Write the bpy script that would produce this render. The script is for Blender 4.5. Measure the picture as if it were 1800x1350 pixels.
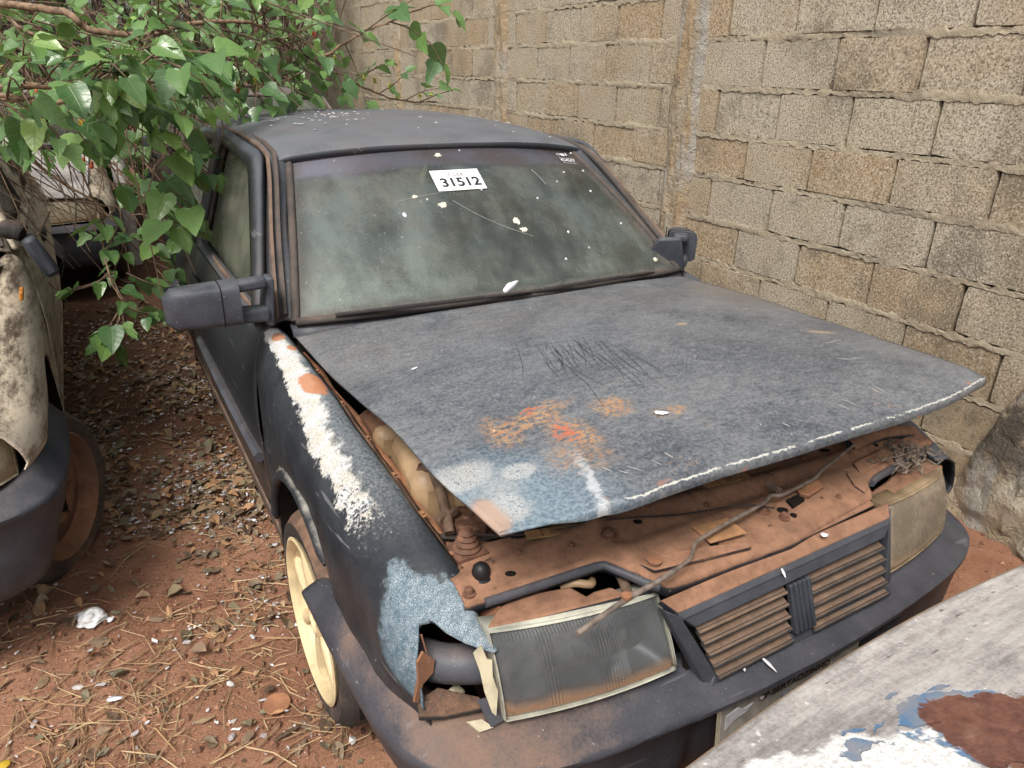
import bpy, bmesh, math, random
import numpy as np
from mathutils import Vector, Matrix, noise as mnoise

for o in list(bpy.data.objects):
    bpy.data.objects.remove(o)
scene = bpy.context.scene
COL = scene.collection
R = math.radians
random.seed(7)
NP = np.random.RandomState(11)

# ------------------------------------------------------------------ camera
cam_d = bpy.data.cameras.new("camera")
cam = bpy.data.objects.new("camera", cam_d)
COL.objects.link(cam)
cam_d.sensor_width = 36.0
cam_d.lens = 25.458
cam_d.clip_start = 0.02
cam_d.clip_end = 500
yaw, pitch, roll = R(-30.27), R(-23.32), R(1.34)
fwd = Vector((-math.sin(yaw) * math.cos(pitch), math.cos(yaw) * math.cos(pitch), math.sin(pitch)))
rt = Vector((math.cos(yaw), math.sin(yaw), 0))
up = rt.cross(fwd)
rt2 = rt * math.cos(roll) + up * math.sin(roll)
up2 = up * math.cos(roll) - rt * math.sin(roll)
cam.matrix_world = Matrix(((rt2.x, up2.x, -fwd.x, -1.058), (rt2.y, up2.y, -fwd.y, -0.683),
                           (rt2.z, up2.z, -fwd.z, 1.539), (0, 0, 0, 1)))
scene.camera = cam

# ------------------------------------------------------------------ light
SUN_DIR = Vector((-0.50, -0.42, 0.95)).normalized()      # towards the sun
world = bpy.data.worlds.new("World")
scene.world = world
world.use_nodes = True
wn = world.node_tree
wn.nodes.clear()
sky = wn.nodes.new("ShaderNodeTexSky")
sky.sky_type = 'NISHITA'
sky.sun_disc = False
sky.sun_elevation = math.asin(SUN_DIR.z)
sky.sun_rotation = math.atan2(SUN_DIR.x, SUN_DIR.y)
sky.air_density = 1.0
sky.dust_density = 6.0
sky.ozone_density = 1.0
hs = wn.nodes.new("ShaderNodeHueSaturation")
hs.inputs['Saturation'].default_value = 0.16             # thin bright cloud cover
bg = wn.nodes.new("ShaderNodeBackground")
bg.inputs['Strength'].default_value = 0.13
wo = wn.nodes.new("ShaderNodeOutputWorld")
wn.links.new(sky.outputs[0], hs.inputs['Color'])
wn.links.new(hs.outputs[0], bg.inputs['Color'])
wn.links.new(bg.outputs[0], wo.inputs[0])
sun_d = bpy.data.lights.new("sun", 'SUN')
sun_d.energy = 2.0
sun_d.angle = R(22)
sun_d.color = (1.0, 0.94, 0.85)
sun = bpy.data.objects.new("sun", sun_d)
COL.objects.link(sun)
sun.rotation_euler = (-SUN_DIR).to_track_quat('-Z', 'Y').to_euler()
sun.location = (-3, -3, 6)
scene.view_settings.view_transform = 'Standard'
scene.view_settings.look = 'None'
scene.view_settings.gamma = 1.0
scene.view_settings.use_curve_mapping = False
scene.view_settings.exposure = 0.40
scene.cycles.max_bounces = 6
scene.cycles.diffuse_bounces = 3
scene.cycles.glossy_bounces = 3
scene.cycles.transparent_max_bounces = 8


# ------------------------------------------------------------------ materials
class Mat:
    def __init__(s, name, rough=0.7, spec=0.3, metal=0.0):
        s.m = bpy.data.materials.new(name)
        s.m.use_nodes = True
        s.t = s.m.node_tree
        s.t.nodes.clear()
        s.out = s.t.nodes.new("ShaderNodeOutputMaterial")
        s.b = s.t.nodes.new("ShaderNodeBsdfPrincipled")
        s.b.inputs['Roughness'].default_value = rough
        s.b.inputs['Specular IOR Level'].default_value = spec
        s.b.inputs['Metallic'].default_value = metal
        s.t.links.new(s.b.outputs[0], s.out.inputs[0])
        s.tc = s.t.nodes.new("ShaderNodeTexCoord")
        s.geo = s.t.nodes.new("ShaderNodeNewGeometry")
        s.obj = s.tc.outputs['Object']
        s.uv = s.tc.outputs['UV']
        s.pos = s.geo.outputs['Position']

    def put(s, sock, v):
        if isinstance(v, bpy.types.NodeSocket):
            s.t.links.new(v, sock)
        elif isinstance(v, (tuple, list)):
            n = len(sock.default_value)
            v = tuple(v)
            sock.default_value = (v + (1,))[:n] if len(v) < n else v[:n]
        else:
            sock.default_value = v

    def f(s, op, a, b=0.0, c=0.0, clamp=False):
        n = s.t.nodes.new("ShaderNodeMath")
        n.operation = op
        n.use_clamp = clamp
        s.put(n.inputs[0], a)
        s.put(n.inputs[1], b)
        s.put(n.inputs[2], c)
        return n.outputs[0]

    def noise(s, scale, detail=4, rough=0.55, co=None, dist=0.0, color=False):
        n = s.t.nodes.new("ShaderNodeTexNoise")
        s.put(n.inputs['Vector'], co or s.obj)
        n.inputs['Scale'].default_value = scale
        n.inputs['Detail'].default_value = detail
        n.inputs['Roughness'].default_value = rough
        n.inputs['Distortion'].default_value = dist
        return n.outputs[1 if color else 0]

    def voro(s, scale, co=None, feature='F1', out=0, rand=1.0):
        n = s.t.nodes.new("ShaderNodeTexVoronoi")
        n.feature = feature
        s.put(n.inputs['Vector'], co or s.obj)
        n.inputs['Scale'].default_value = scale
        n.inputs['Randomness'].default_value = rand
        return n.outputs[out]

    def ramp(s, v, lo, hi, a=0.0, b=1.0):
        n = s.t.nodes.new("ShaderNodeMapRange")
        n.interpolation_type = 'SMOOTHSTEP'
        s.put(n.inputs[0], v)
        for i, q in enumerate((lo, hi, a, b)):
            s.put(n.inputs[i + 1], q)
        return n.outputs[0]

    def mix(s, fac, a, b, mode='MIX'):
        n = s.t.nodes.new("ShaderNodeMix")
        n.data_type = 'RGBA'
        n.blend_type = mode
        n.clamp_factor = True
        s.put(n.inputs[0], fac)
        s.put(n.inputs[6], a)
        s.put(n.inputs[7], b)
        return n.outputs[2]

    def xyz(s, co):
        n = s.t.nodes.new("ShaderNodeSeparateXYZ")
        s.put(n.inputs[0], co)
        return n.outputs

    def scale(s, co, k, loc=(0, 0, 0), rot=(0, 0, 0)):
        n = s.t.nodes.new("ShaderNodeMapping")
        s.put(n.inputs[0], co)
        n.inputs['Scale'].default_value = k
        n.inputs['Location'].default_value = loc
        n.inputs['Rotation'].default_value = rot
        return n.outputs[0]

    def blob(s, co, c, r, soft=0.3, jag=0.4, jscale=14, ang=0.0):
        o = s.xyz(co)
        dx = s.f('SUBTRACT', o[0], c[0])
        dy = s.f('SUBTRACT', o[1], c[1])
        if ang:
            ca, sa = math.cos(ang), math.sin(ang)
            ex = s.f('ADD', s.f('MULTIPLY', dx, ca), s.f('MULTIPLY', dy, sa))
            ey = s.f('SUBTRACT', s.f('MULTIPLY', dy, ca), s.f('MULTIPLY', dx, sa))
            dx, dy = ex, ey
        dx = s.f('DIVIDE', dx, r[0])
        dy = s.f('DIVIDE', dy, r[1])
        d = s.f('SQRT', s.f('ADD', s.f('MULTIPLY', dx, dx), s.f('MULTIPLY', dy, dy)))
        n = s.noise(jscale, 5, 0.65)
        d = s.f('ADD', d, s.f('MULTIPLY', s.f('SUBTRACT', n, 0.5), jag * 3))
        return s.ramp(d, 1.0, 1.0 - soft)

    def mx(s, *a):
        v = a[0]
        for w in a[1:]:
            v = s.f('MAXIMUM', v, w)
        return v

    def mul(s, *a):
        v = a[0]
        for w in a[1:]:
            v = s.f('MULTIPLY', v, w)
        return v

    def upface(s, lo=0.2, hi=0.9):
        return s.ramp(s.xyz(s.geo.outputs['Normal'])[2], lo, hi)

    def bump(s, h, strength=0.3, dist=0.01):
        n = s.t.nodes.new("ShaderNodeBump")
        n.inputs['Strength'].default_value = strength
        n.inputs['Distance'].default_value = dist
        s.put(n.inputs['Height'], h)
        s.t.links.new(n.outputs[0], s.b.inputs['Normal'])

    def col(s, c):
        s.put(s.b.inputs['Base Color'], c)

    def rough(s, r):
        s.put(s.b.inputs['Roughness'], r)

    def rnd(s):
        n = s.t.nodes.new("ShaderNodeObjectInfo")
        return n.outputs['Random']


DUST = (0.275, 0.155, 0.098)
DUST2 = (0.36, 0.20, 0.115)


def plain(name, c, rough=0.7, spec=0.3, metal=0.0, var=0.25, sc=30, bump=0.0):
    m = Mat(name, rough, spec, metal)
    n = m.noise(sc, 5, 0.6)
    d = tuple(v * (1 - var) for v in c)
    e = tuple(min(1, v * (1 + var)) for v in c)
    m.col(m.mix(m.ramp(n, 0.3, 0.7), d, e))
    if bump:
        m.bump(n, bump, 0.004)
    return m.m


def dusty(name, base, amt=0.8, rough=0.6, lo=-0.1, hi=0.9, dust=DUST, sc=9, spec=0.3, patch=0.25):
    """a painted or plastic part on which red road dust has settled on the upward faces"""
    m = Mat(name, rough, spec)
    u = m.upface(lo, hi)
    n = m.noise(sc, 6, 0.65)
    fine = m.noise(160, 3, 0.7)
    k = m.f('ADD', m.mul(u, amt), m.mul(m.f('SUBTRACT', n, 0.5), patch * 4))
    k = m.f('ADD', k, m.mul(m.f('SUBTRACT', fine, 0.5), 0.35))
    k = m.ramp(k, 0.12, 0.85)
    dcol = m.mix(m.ramp(m.noise(25, 5, 0.7), 0.3, 0.7), tuple(v * 0.78 for v in dust), tuple(v * 1.30 for v in dust))
    dcol = m.mix(m.mul(m.ramp(m.noise(4, 5, 0.65), 0.45, 0.68), 0.45), dcol, (dust[0] * 0.75, dust[1] * 0.85, dust[2] * 0.95))
    dcol = m.mix(m.mul(m.ramp(m.noise(70, 4, 0.75), 0.58, 0.70), 0.45), dcol, tuple(v * 0.45 for v in dust))
    b2 = m.mix(m.ramp(n, 0.3, 0.7), base, tuple(v * 1.5 + 0.004 for v in base))
    spk = m.ramp(m.noise(260, 2, 0.5), 0.70, 0.76)
    m.col(m.mix(m.mul(spk, 0.5), m.mix(k, b2, dcol), (0.45, 0.40, 0.34)))
    m.rough(m.ramp(k, 0, 1, rough, 0.95))
    m.bump(m.f('ADD', fine, m.mul(n, 1.5)), 0.12, 0.003)
    return m.m


def body_paint(name, base=(0.020, 0.023, 0.027), fade=(0.075, 0.082, 0.095), up_dust=0.35):
    m = Mat(name, 0.45, 0.4)
    n = m.noise(7, 6, 0.62)
    g = m.noise(90, 5, 0.7, co=m.scale(m.obj, (1, 1, 0.5)))
    u = m.upface(0.25, 0.95)
    k = m.f('ADD', m.mul(u, 0.75), m.mul(m.f('SUBTRACT', n, 0.5), 0.9))
    k = m.f('ADD', k, m.mul(m.f('SUBTRACT', g, 0.5), 0.7))
    c = m.mix(m.ramp(k, 0.05, 0.95), base, fade)
    lowz = m.ramp(m.xyz(m.obj)[2], 0.62, 0.24)
    d = m.mul(lowz, m.ramp(m.noise(5, 5, 0.6), 0.25, 0.65), 0.85)
    d = m.mx(d, m.mul(m.ramp(m.noise(2.2, 5, 0.6), 0.45, 0.75), up_dust))
    c = m.mix(d, c, (0.16, 0.095, 0.06))
    scr = m.noise(60, 2, 0.5, co=m.scale(m.obj, (1.0, 0.06, 1.0), rot=(0.5, 0.2, 0.3)))
    c = m.mix(m.mul(m.ramp(scr, 0.68, 0.74), 0.35), c, (0.22, 0.22, 0.22))
    spk = m.ramp(m.noise(120, 2, 0.5), 0.73, 0.77)
    c = m.mix(m.mul(spk, 0.7), c, (0.5, 0.48, 0.45))
    m.col(c)
    m.rough(m.f('ADD', m.ramp(k, 0, 1, 0.42, 0.62), m.mul(d, 0.3)))
    m.bump(m.f('ADD', n, m.mul(g, 0.2)), 0.08, 0.004)
    return m.m


def m_hood():
    m = Mat("hood_faded_paint", 0.5, 0.4)
    co = m.obj
    X, Y, Z = m.xyz(co)
    st = m.noise(26, 6, 0.72, co=m.scale(co, (1.0, 2.6, 1.0), rot=(0, 0, 0.35)))
    fi = m.noise(150, 4, 0.75)
    mo = m.noise(5.5, 5, 0.6)
    k = m.f('ADD', m.f('ADD', m.f('MULTIPLY', mo, 0.50), 0.15), m.f('ADD', m.mul(st, 0.55), m.f('ADD', m.mul(fi, 0.95), 0.075)))
    base = m.mix(m.ramp(k, 0.95, 1.48), (0.043, 0.053, 0.068), (0.190, 0.197, 0.206))
    # brown film towards the windscreen and the wall side
    film = m.f('ADD', m.ramp(Y, 0.55, 1.05), m.ramp(X, 0.30, 0.66))
    film = m.mul(film, m.ramp(m.noise(3.5, 5, 0.6), 0.3, 0.7), 0.45)
    c = m.mix(film, base, (0.160, 0.135, 0.112))
    # bluer, chalky corner
    cor = m.blob(co, (-0.58, 0.13), (0.24, 0.27), 0.7, 0.18, 6)
    c = m.mix(m.mul(cor, 0.75), c, m.mix(m.ramp(fi, 0.38, 0.62), (0.10, 0.16, 0.21), (0.24, 0.31, 0.36)))
    crk = m.voro(240, feature='DISTANCE_TO_EDGE')
    crk = m.ramp(crk, 0.02, 0.10)
    w = m.mx(m.blob(co, (-0.590, 0.268), (0.085, 0.060), 0.6, 0.25, 18), m.blob(co, (-0.507, 0.233), (0.038, 0.030), 0.35, 0.15, 30),
             m.blob(co, (-0.575, 0.155), (0.050, 0.060), 0.6, 0.3, 18), m.mul(m.blob(co, (-0.56, 0.21), (0.08, 0.06), 0.9, 0.2, 20), 0.7))
    w = m.mul(w, m.ramp(m.f('ADD', crk, m.mul(fi, 0.5)), 0.55, 0.95))
    c = m.mix(m.mul(w, 0.62), c, m.mix(m.noise(20), (0.60, 0.52, 0.42), (0.52, 0.54, 0.55)))
    bare = m.blob(co, (-0.609, 0.145), (0.035, 0.07), 0.6, 0.3, 25)
    c = m.mix(m.mul(bare, 0.8), c, (0.42, 0.27, 0.19))
    # rust flowers
    ru = m.mx(m.blob(co, (-0.385, 0.375), (0.10, 0.045), 0.7, 0.45, 26, 0.2), m.blob(co, (-0.365, 0.29), (0.055, 0.10), 0.7, 0.45, 26),
              m.blob(co, (-0.47, 0.36), (0.05, 0.075), 0.7, 0.5, 30), m.blob(co, (-0.25, 0.315), (0.062, 0.05), 0.8, 0.55, 30),
              m.blob(co, (-0.165, 0.245), (0.055, 0.03), 0.8, 0.55, 30), m.mul(m.blob(co, (-0.40, 0.22), (0.09, 0.10), 0.9, 0.5, 30), 0.7))
    flake = m.noise(75, 5, 0.75, co=m.scale(co, (1.0, 1.7, 1), rot=(0, 0, 0.5)))
    ru1 = m.mul(ru, m.ramp(flake, 0.44, 0.56))
    far = m.mul(m.ramp(m.noise(9, 4, 0.6), 0.60, 0.72), m.ramp(flake, 0.56, 0.63), m.ramp(Y, 0.62, 0.30), 0.7)
    ru1 = m.mx(ru1, far)
    rc = m.mix(m.ramp(m.noise(45, 4, 0.7), 0.35, 0.65), (0.42, 0.20, 0.085), (0.36, 0.235, 0.13))
    c = m.mix(m.mul(ru1, 0.92), c, rc)
    red = m.mul(m.mx(m.blob(co, (-0.372, 0.295), (0.030, 0.05), 0.6, 0.5, 40), m.blob(co, (-0.385, 0.40), (0.03, 0.014), 0.6, 0.5, 40)),
                m.ramp(flake, 0.45, 0.56))
    c = m.mix(m.mul(red, 0.9), c, (0.46, 0.115, 0.055))
    # tan streaks and white scrapes
    tan = m.mx(m.blob(co, (0.50, 0.435), (0.06, 0.016), 0.8, 0.3, 20, -0.35), m.blob(co, (0.20, 0.62), (0.022, 0.012), 0.5, 0.3, 40))
    c = m.mix(m.mul(tan, 0.8), c, (0.34, 0.25, 0.17))
    ax = m.f('ADD', -0.395, m.mul(m.f('SUBTRACT', Y, 0.24), 0.29))
    scrape = m.ramp(m.f('ABSOLUTE', m.f('ADD', m.f('SUBTRACT', X, ax), m.mul(m.f('SUBTRACT', m.noise(50, 4, 0.7), 0.5), 0.05))), 0.015, 0.002)
    scrape = m.mul(scrape, m.ramp(Y, 0.27, 0.13), m.ramp(flake, 0.36, 0.50))
    c = m.mix(m.mul(scrape, 0.65), c, (0.55, 0.56, 0.57))
    # chipped front lip (uv v runs to the front edge)
    v = m.xyz(m.uv)[1]
    e = m.f('ADD', v, m.mul(m.f('SUBTRACT', m.noise(45, 5, 0.8), 0.5), 0.055))
    lip = m.mul(m.ramp(e, 0.945, 0.947), m.ramp(e, 0.957, 0.954))
    lip = m.mul(lip, m.ramp(m.noise(16, 4, 0.7), 0.41, 0.47), m.ramp(X, -0.47, -0.40))
    c = m.mix(m.mul(lip, 0.85), c, m.mix(m.noise(40), (0.62, 0.62, 0.60), (0.45, 0.42, 0.34)))
    rl = m.mul(m.ramp(e, 0.905, 0.925), m.ramp(m.noise(11, 2, 0.5), 0.64, 0.68))
    c = m.mix(m.mul(rl, 0.9), c, (0.36, 0.16, 0.10))
    spk = m.mul(m.ramp(m.noise(95, 2, 0.4), 0.745, 0.77), m.ramp(m.noise(6, 3, 0.6), 0.42, 0.60))
    c = m.mix(m.mul(spk, 0.6), c, (0.58, 0.58, 0.56))
    m.col(c)
    m.rough(m.f('ADD', m.ramp(k, 0.8, 1.4, 0.34, 0.52), m.mul(m.mx(w, ru1), 0.3)))
    m.bump(m.f('ADD', m.mul(mo, 2.0), m.f('ADD', m.mul(fi, 0.12), m.mul(ru1, 0.15))), 0.16, 0.006)
    return m.m


def m_fender():
    m = Mat("fender_peeling_paint", 0.5, 0.4)
    co = m.obj
    U, V, _ = m.xyz(m.uv)
    X, Y, Z = m.xyz(co)
    n = m.noise(8, 6, 0.62)
    fi = m.noise(170, 4, 0.7)
    base = m.mix(m.ramp(m.f('ADD', m.mul(n, 0.8), m.mul(fi, 0.4)), 0.42, 0.85), (0.013, 0.016, 0.021), (0.042, 0.048, 0.056))
    # top flat: chalky blue grey
    top = m.ramp(m.f('ADD', V, m.mul(m.f('SUBTRACT', n, 0.5), 0.12)), 0.22, 0.13)
    base = m.mix(m.mul(top, 0.55, m.ramp(U, 0.85, 0.6)), base, m.mix(m.ramp(fi, 0.35, 0.65), (0.08, 0.10, 0.12), (0.30, 0.32, 0.33)))
    # front: blue crazed lacquer
    bl = m.mul(m.ramp(m.f('ADD', U, m.mul(m.f('SUBTRACT', m.noise(12, 6, 0.75), 0.5), 0.26)), 0.855, 0.895), m.ramp(m.f('ADD', V, m.mul(m.f('SUBTRACT', n, 0.5), 0.2)), 0.62, 0.46))
    crk = m.ramp(m.voro(400, feature='DISTANCE_TO_EDGE', co=m.scale(co, (1, 1, 1))), 0.02, 0.22)
    blc = m.mix(m.ramp(m.f('ADD', m.mul(crk, 0.45), m.f('ADD', m.mul(m.noise(60, 5, 0.75), 1.0), m.mul(V, 0.5))), 0.48, 1.02), (0.36, 0.41, 0.44), (0.040, 0.090, 0.130))
    c = m.mix(m.mul(bl, 0.9), base, blc)
    # bare white strip with torn lower edge
    tear = m.noise(60, 4, 0.7, co=m.scale(co, (0.6, 1.6, 0.35), rot=(0.0, 0, 0)))
    wid = m.ramp(U, 0.0, 0.60, 0.20, 0.30)
    d = m.f('SUBTRACT', m.f('ADD', wid, m.f('ADD', m.mul(m.f('SUBTRACT', tear, 0.5), 0.05), m.mul(m.f('SUBTRACT', m.noise(28, 5, 0.7), 0.5), 0.20))), V)
    wh = m.ramp(d, 0.0, 0.02)
    lo = m.f('SUBTRACT', V, m.f('ADD', m.ramp(U, 0.1, 0.6, 0.03, 0.15), m.mul(m.f('SUBTRACT', m.noise(40, 5, 0.7), 0.5), 0.20)))
    wh = m.mul(wh, m.ramp(lo, 0.0, 0.05))
    endu = m.f('ADD', U, m.mul(m.f('SUBTRACT', m.noise(30, 5, 0.7), 0.5), 0.22))
    wh = m.mul(wh, m.ramp(endu, 0.82, 0.72), m.ramp(m.f('ADD', m.noise(130, 4, 0.75), m.ramp(endu, 0.80, 0.55, -0.05, 0.17)), 0.43, 0.57))
    wc = m.mix(m.ramp(m.noise(35, 4, 0.6), 0.35, 0.65), (0.58, 0.59, 0.59), (0.55, 0.51, 0.44))
    crw = m.ramp(m.voro(210, feature='DISTANCE_TO_EDGE', co=m.scale(co, (0.7, 1.4, 0.5))), 0.10, 0.02)
    wc = m.mix(m.mul(crw, 0.6), wc, (0.17, 0.18, 0.19))
    c = m.mix(m.mul(wh, 0.95), c, wc)
    # orange primer chips
    pr = m.mx(m.blob(m.uv, (0.05, 0.10), (0.022, 0.06), 0.2, 0.15, 40), m.blob(m.uv, (0.29, 0.10), (0.050, 0.085), 0.2, 0.25, 30),
              m.blob(m.uv, (0.115, 0.06), (0.015, 0.04), 0.2, 0.2, 40))
    c = m.mix(m.mul(pr, 0.9), c, (0.40, 0.165, 0.075))
    # arch lip worn pale
    arch = m.f('SUBTRACT', m.f('POWER', m.f('ADD', m.f('POWER', m.f('SUBTRACT', Y, 0.78), 2.0), m.f('POWER', m.f('SUBTRACT', Z, 0.306), 2.0)), 0.5), 0.335)
    al = m.mul(m.ramp(m.f('ADD', arch, m.mul(m.f('SUBTRACT', m.noise(45, 5, 0.7), 0.5), 0.06)), 0.032, 0.018), m.ramp(Y, 0.80, 0.92), m.ramp(Z, 0.50, 0.58))
    c = m.mix(m.mul(al, 0.8), c, (0.55, 0.50, 0.42))
    dd = m.mul(m.ramp(m.xyz(co)[2], 0.62, 0.26), 0.6)
    c = m.mix(m.mul(dd, m.ramp(n, 0.3, 0.6)), c, (0.20, 0.12, 0.075))
    scr = m.noise(55, 2, 0.5, co=m.scale(co, (1.0, 0.08, 1.0), rot=(0.9, 0.0, 0.0)))
    c = m.mix(m.mul(m.ramp(scr, 0.66, 0.71), 0.45, m.ramp(V, 0.25, 0.35)), c, (0.26, 0.27, 0.28))
    spk = m.mul(m.ramp(m.noise(110, 2, 0.4), 0.735, 0.76), m.ramp(m.noise(5, 3, 0.6), 0.42, 0.60))
    c = m.mix(m.mul(spk, 0.6), c, (0.6, 0.58, 0.54))
    m.col(c)
    m.rough(m.f('ADD', 0.40, m.mul(m.mx(wh, bl), 0.35)))
    m.bump(m.f('ADD', m.mul(n, 1.2), m.f('ADD', m.mul(wh, -0.35), m.mul(fi, 0.1))), 0.2, 0.005)
    return m.m


def m_glass():
    m = Mat("dusty_windscreen_glass", 0.18, 0.5)
    U, V, _ = m.xyz(m.uv)
    co = m.obj
    big = m.noise(3.2, 5, 0.6)
    st = m.noise(7, 5, 0.6, co=m.scale(co, (1.3, 0.5, 0.5), rot=(0, 0.5, 0)))
    fi = m.noise(190, 3, 0.7)
    gr = m.noise(22, 5, 0.68)
    k = m.f('ADD', m.mul(big, 0.75), m.f('ADD', m.mul(st, 0.60), m.f('ADD', m.mul(fi, 0.22), m.mul(gr, 0.15))))
    dustc = m.mix(m.ramp(m.noise(5, 4, 0.6), 0.35, 0.65), (0.118, 0.148, 0.144), (0.150, 0.155, 0.132))
    dustc = m.mix(m.ramp(m.f('ADD', V, m.mul(m.f('SUBTRACT', big, 0.5), 0.6)), 0.55, -0.05), dustc, (0.215, 0.250, 0.222))
    band = m.ramp(m.f('ADD', V, m.mul(m.f('SUBTRACT', m.noise(6, 4, 0.6), 0.5), 0.10)), 0.80, 0.88)
    bcol = m.mix(m.ramp(m.noise(4, 4, 0.6), 0.4, 0.62), (0.062, 0.050, 0.050), (0.075, 0.075, 0.092))
    bcol = m.mix(m.ramp(U, 0.32, 0.05), bcol, (0.135, 0.135, 0.165))  # paler left end: a reflection painted into the sun band colour
    edge = m.mx(m.ramp(U, 0.93, 0.99), m.ramp(V, 0.09, 0.01), m.ramp(U, 0.05, 0.0))
    edge = m.mul(edge, m.ramp(gr, 0.30, 0.55))
    c = m.mix(band, dustc, bcol)
    c = m.mix(m.mul(edge, 0.85), c, (0.085, 0.065, 0.055))
    spk = m.ramp(m.noise(80, 2, 0.4), 0.735, 0.76)
    c = m.mix(m.mul(spk, 0.5), c, (0.6, 0.62, 0.6))
    m.col(c)
    m.rough(m.ramp(k, 0.6, 1.1, 0.10, 0.45))
    m.put(m.b.inputs['Specular IOR Level'], 0.6)
    m.bump(fi, 0.03, 0.002)
    clear = m.t.nodes.new("ShaderNodeBsdfTransparent")
    clear.inputs[0].default_value = (0.42, 0.52, 0.46, 1)
    gl = m.t.nodes.new("ShaderNodeBsdfGlossy")
    gl.inputs['Roughness'].default_value = 0.06
    fr = m.t.nodes.new("ShaderNodeFresnel")
    fr.inputs[0].default_value = 1.5
    mg = m.t.nodes.new("ShaderNodeMixShader")
    m.t.links.new(fr.outputs[0], mg.inputs[0])
    m.t.links.new(clear.outputs[0], mg.inputs[1])
    m.t.links.new(gl.outputs[0], mg.inputs[2])
    ms = m.t.nodes.new("ShaderNodeMixShader")
    fac = m.mx(m.ramp(m.f('ADD', k, m.mul(m.ramp(U, 0.45, 0.0), 0.18)), 0.66, 1.18, 0.20, 0.90), m.mul(band, 0.93), m.mul(edge, 0.95))
    m.put(ms.inputs[0], fac)
    m.t.links.new(mg.outputs[0], ms.inputs[1])
    m.t.links.new(m.b.outputs[0], ms.inputs[2])
    m.t.links.new(ms.outputs[0], m.out.inputs[0])
    return m.m


def m_sideglass():
    m = Mat("dusty_side_glass", 0.25, 0.5)
    k = m.f('ADD', m.mul(m.noise(5, 5, 0.6), 0.9), m.mul(m.noise(120, 3, 0.7), 0.3))
    m.col(m.mix(m.ramp(k, 0.4, 0.8), (0.075, 0.082, 0.065), (0.145, 0.150, 0.120)))
    clear = m.t.nodes.new("ShaderNodeBsdfTransparent")
    clear.inputs[0].default_value = (0.35, 0.40, 0.34, 1)
    ms = m.t.nodes.new("ShaderNodeMixShader")
    m.put(ms.inputs[0], m.ramp(k, 0.35, 0.8, 0.55, 0.95))
    m.t.links.new(clear.outputs[0], ms.inputs[1])
    m.t.links.new(m.b.outputs[0], ms.inputs[2])
    m.t.links.new(ms.outputs[0], m.out.inputs[0])
    return m.m


def m_lens(name, tint, dust, amt):
    m = Mat(name, 0.12, 0.6)
    n = m.noise(14, 5, 0.65)
    low = m.ramp(m.f('ADD', m.xyz(m.uv)[1], m.mul(m.f('SUBTRACT', n, 0.5), 0.3)), 0.34, 0.10)
    m.col(m.mix(low, tint, dust))
    m.rough(m.ramp(n, 0.3, 0.7, 0.10, 0.4))
    rib = m.f('SINE', m.mul(m.xyz(m.uv)[0], 330.0))
    bandm = m.mx(m.ramp(m.f('ABSOLUTE', m.f('SUBTRACT', m.xyz(m.uv)[0], 0.40)), 0.10, 0.04), m.ramp(m.f('ABSOLUTE', m.f('SUBTRACT', m.xyz(m.uv)[0], 0.74)), 0.05, 0.02),
                 m.ramp(m.xyz(m.uv)[1], 0.90, 0.94))
    m.bump(m.mul(rib, bandm), 0.35, 0.003)
    line = m.mul(m.ramp(rib, 0.2, 0.9), bandm, m.ramp(m.noise(30, 3, 0.6), 0.35, 0.6))
    smear = m.ramp(m.noise(9, 5, 0.65, co=m.scale(m.obj, (1, 1, 0.5))), 0.52, 0.72)
    clear = m.t.nodes.new("ShaderNodeBsdfTransparent")
    clear.inputs[0].default_value = (0.86, 0.88, 0.86, 1)
    ms = m.t.nodes.new("ShaderNodeMixShader")
    m.put(ms.inputs[0], m.mx(m.mx(m.ramp(n, 0.3, 0.75, amt * 0.6, amt), m.mul(line, 0.5)), m.mx(m.mul(smear, 0.6), m.mul(low, 0.85))))
    m.t.links.new(clear.outputs[0], ms.inputs[1])
    m.t.links.new(m.b.outputs[0], ms.inputs[2])
    m.t.links.new(ms.outputs[0], m.out.inputs[0])
    return m.m


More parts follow.
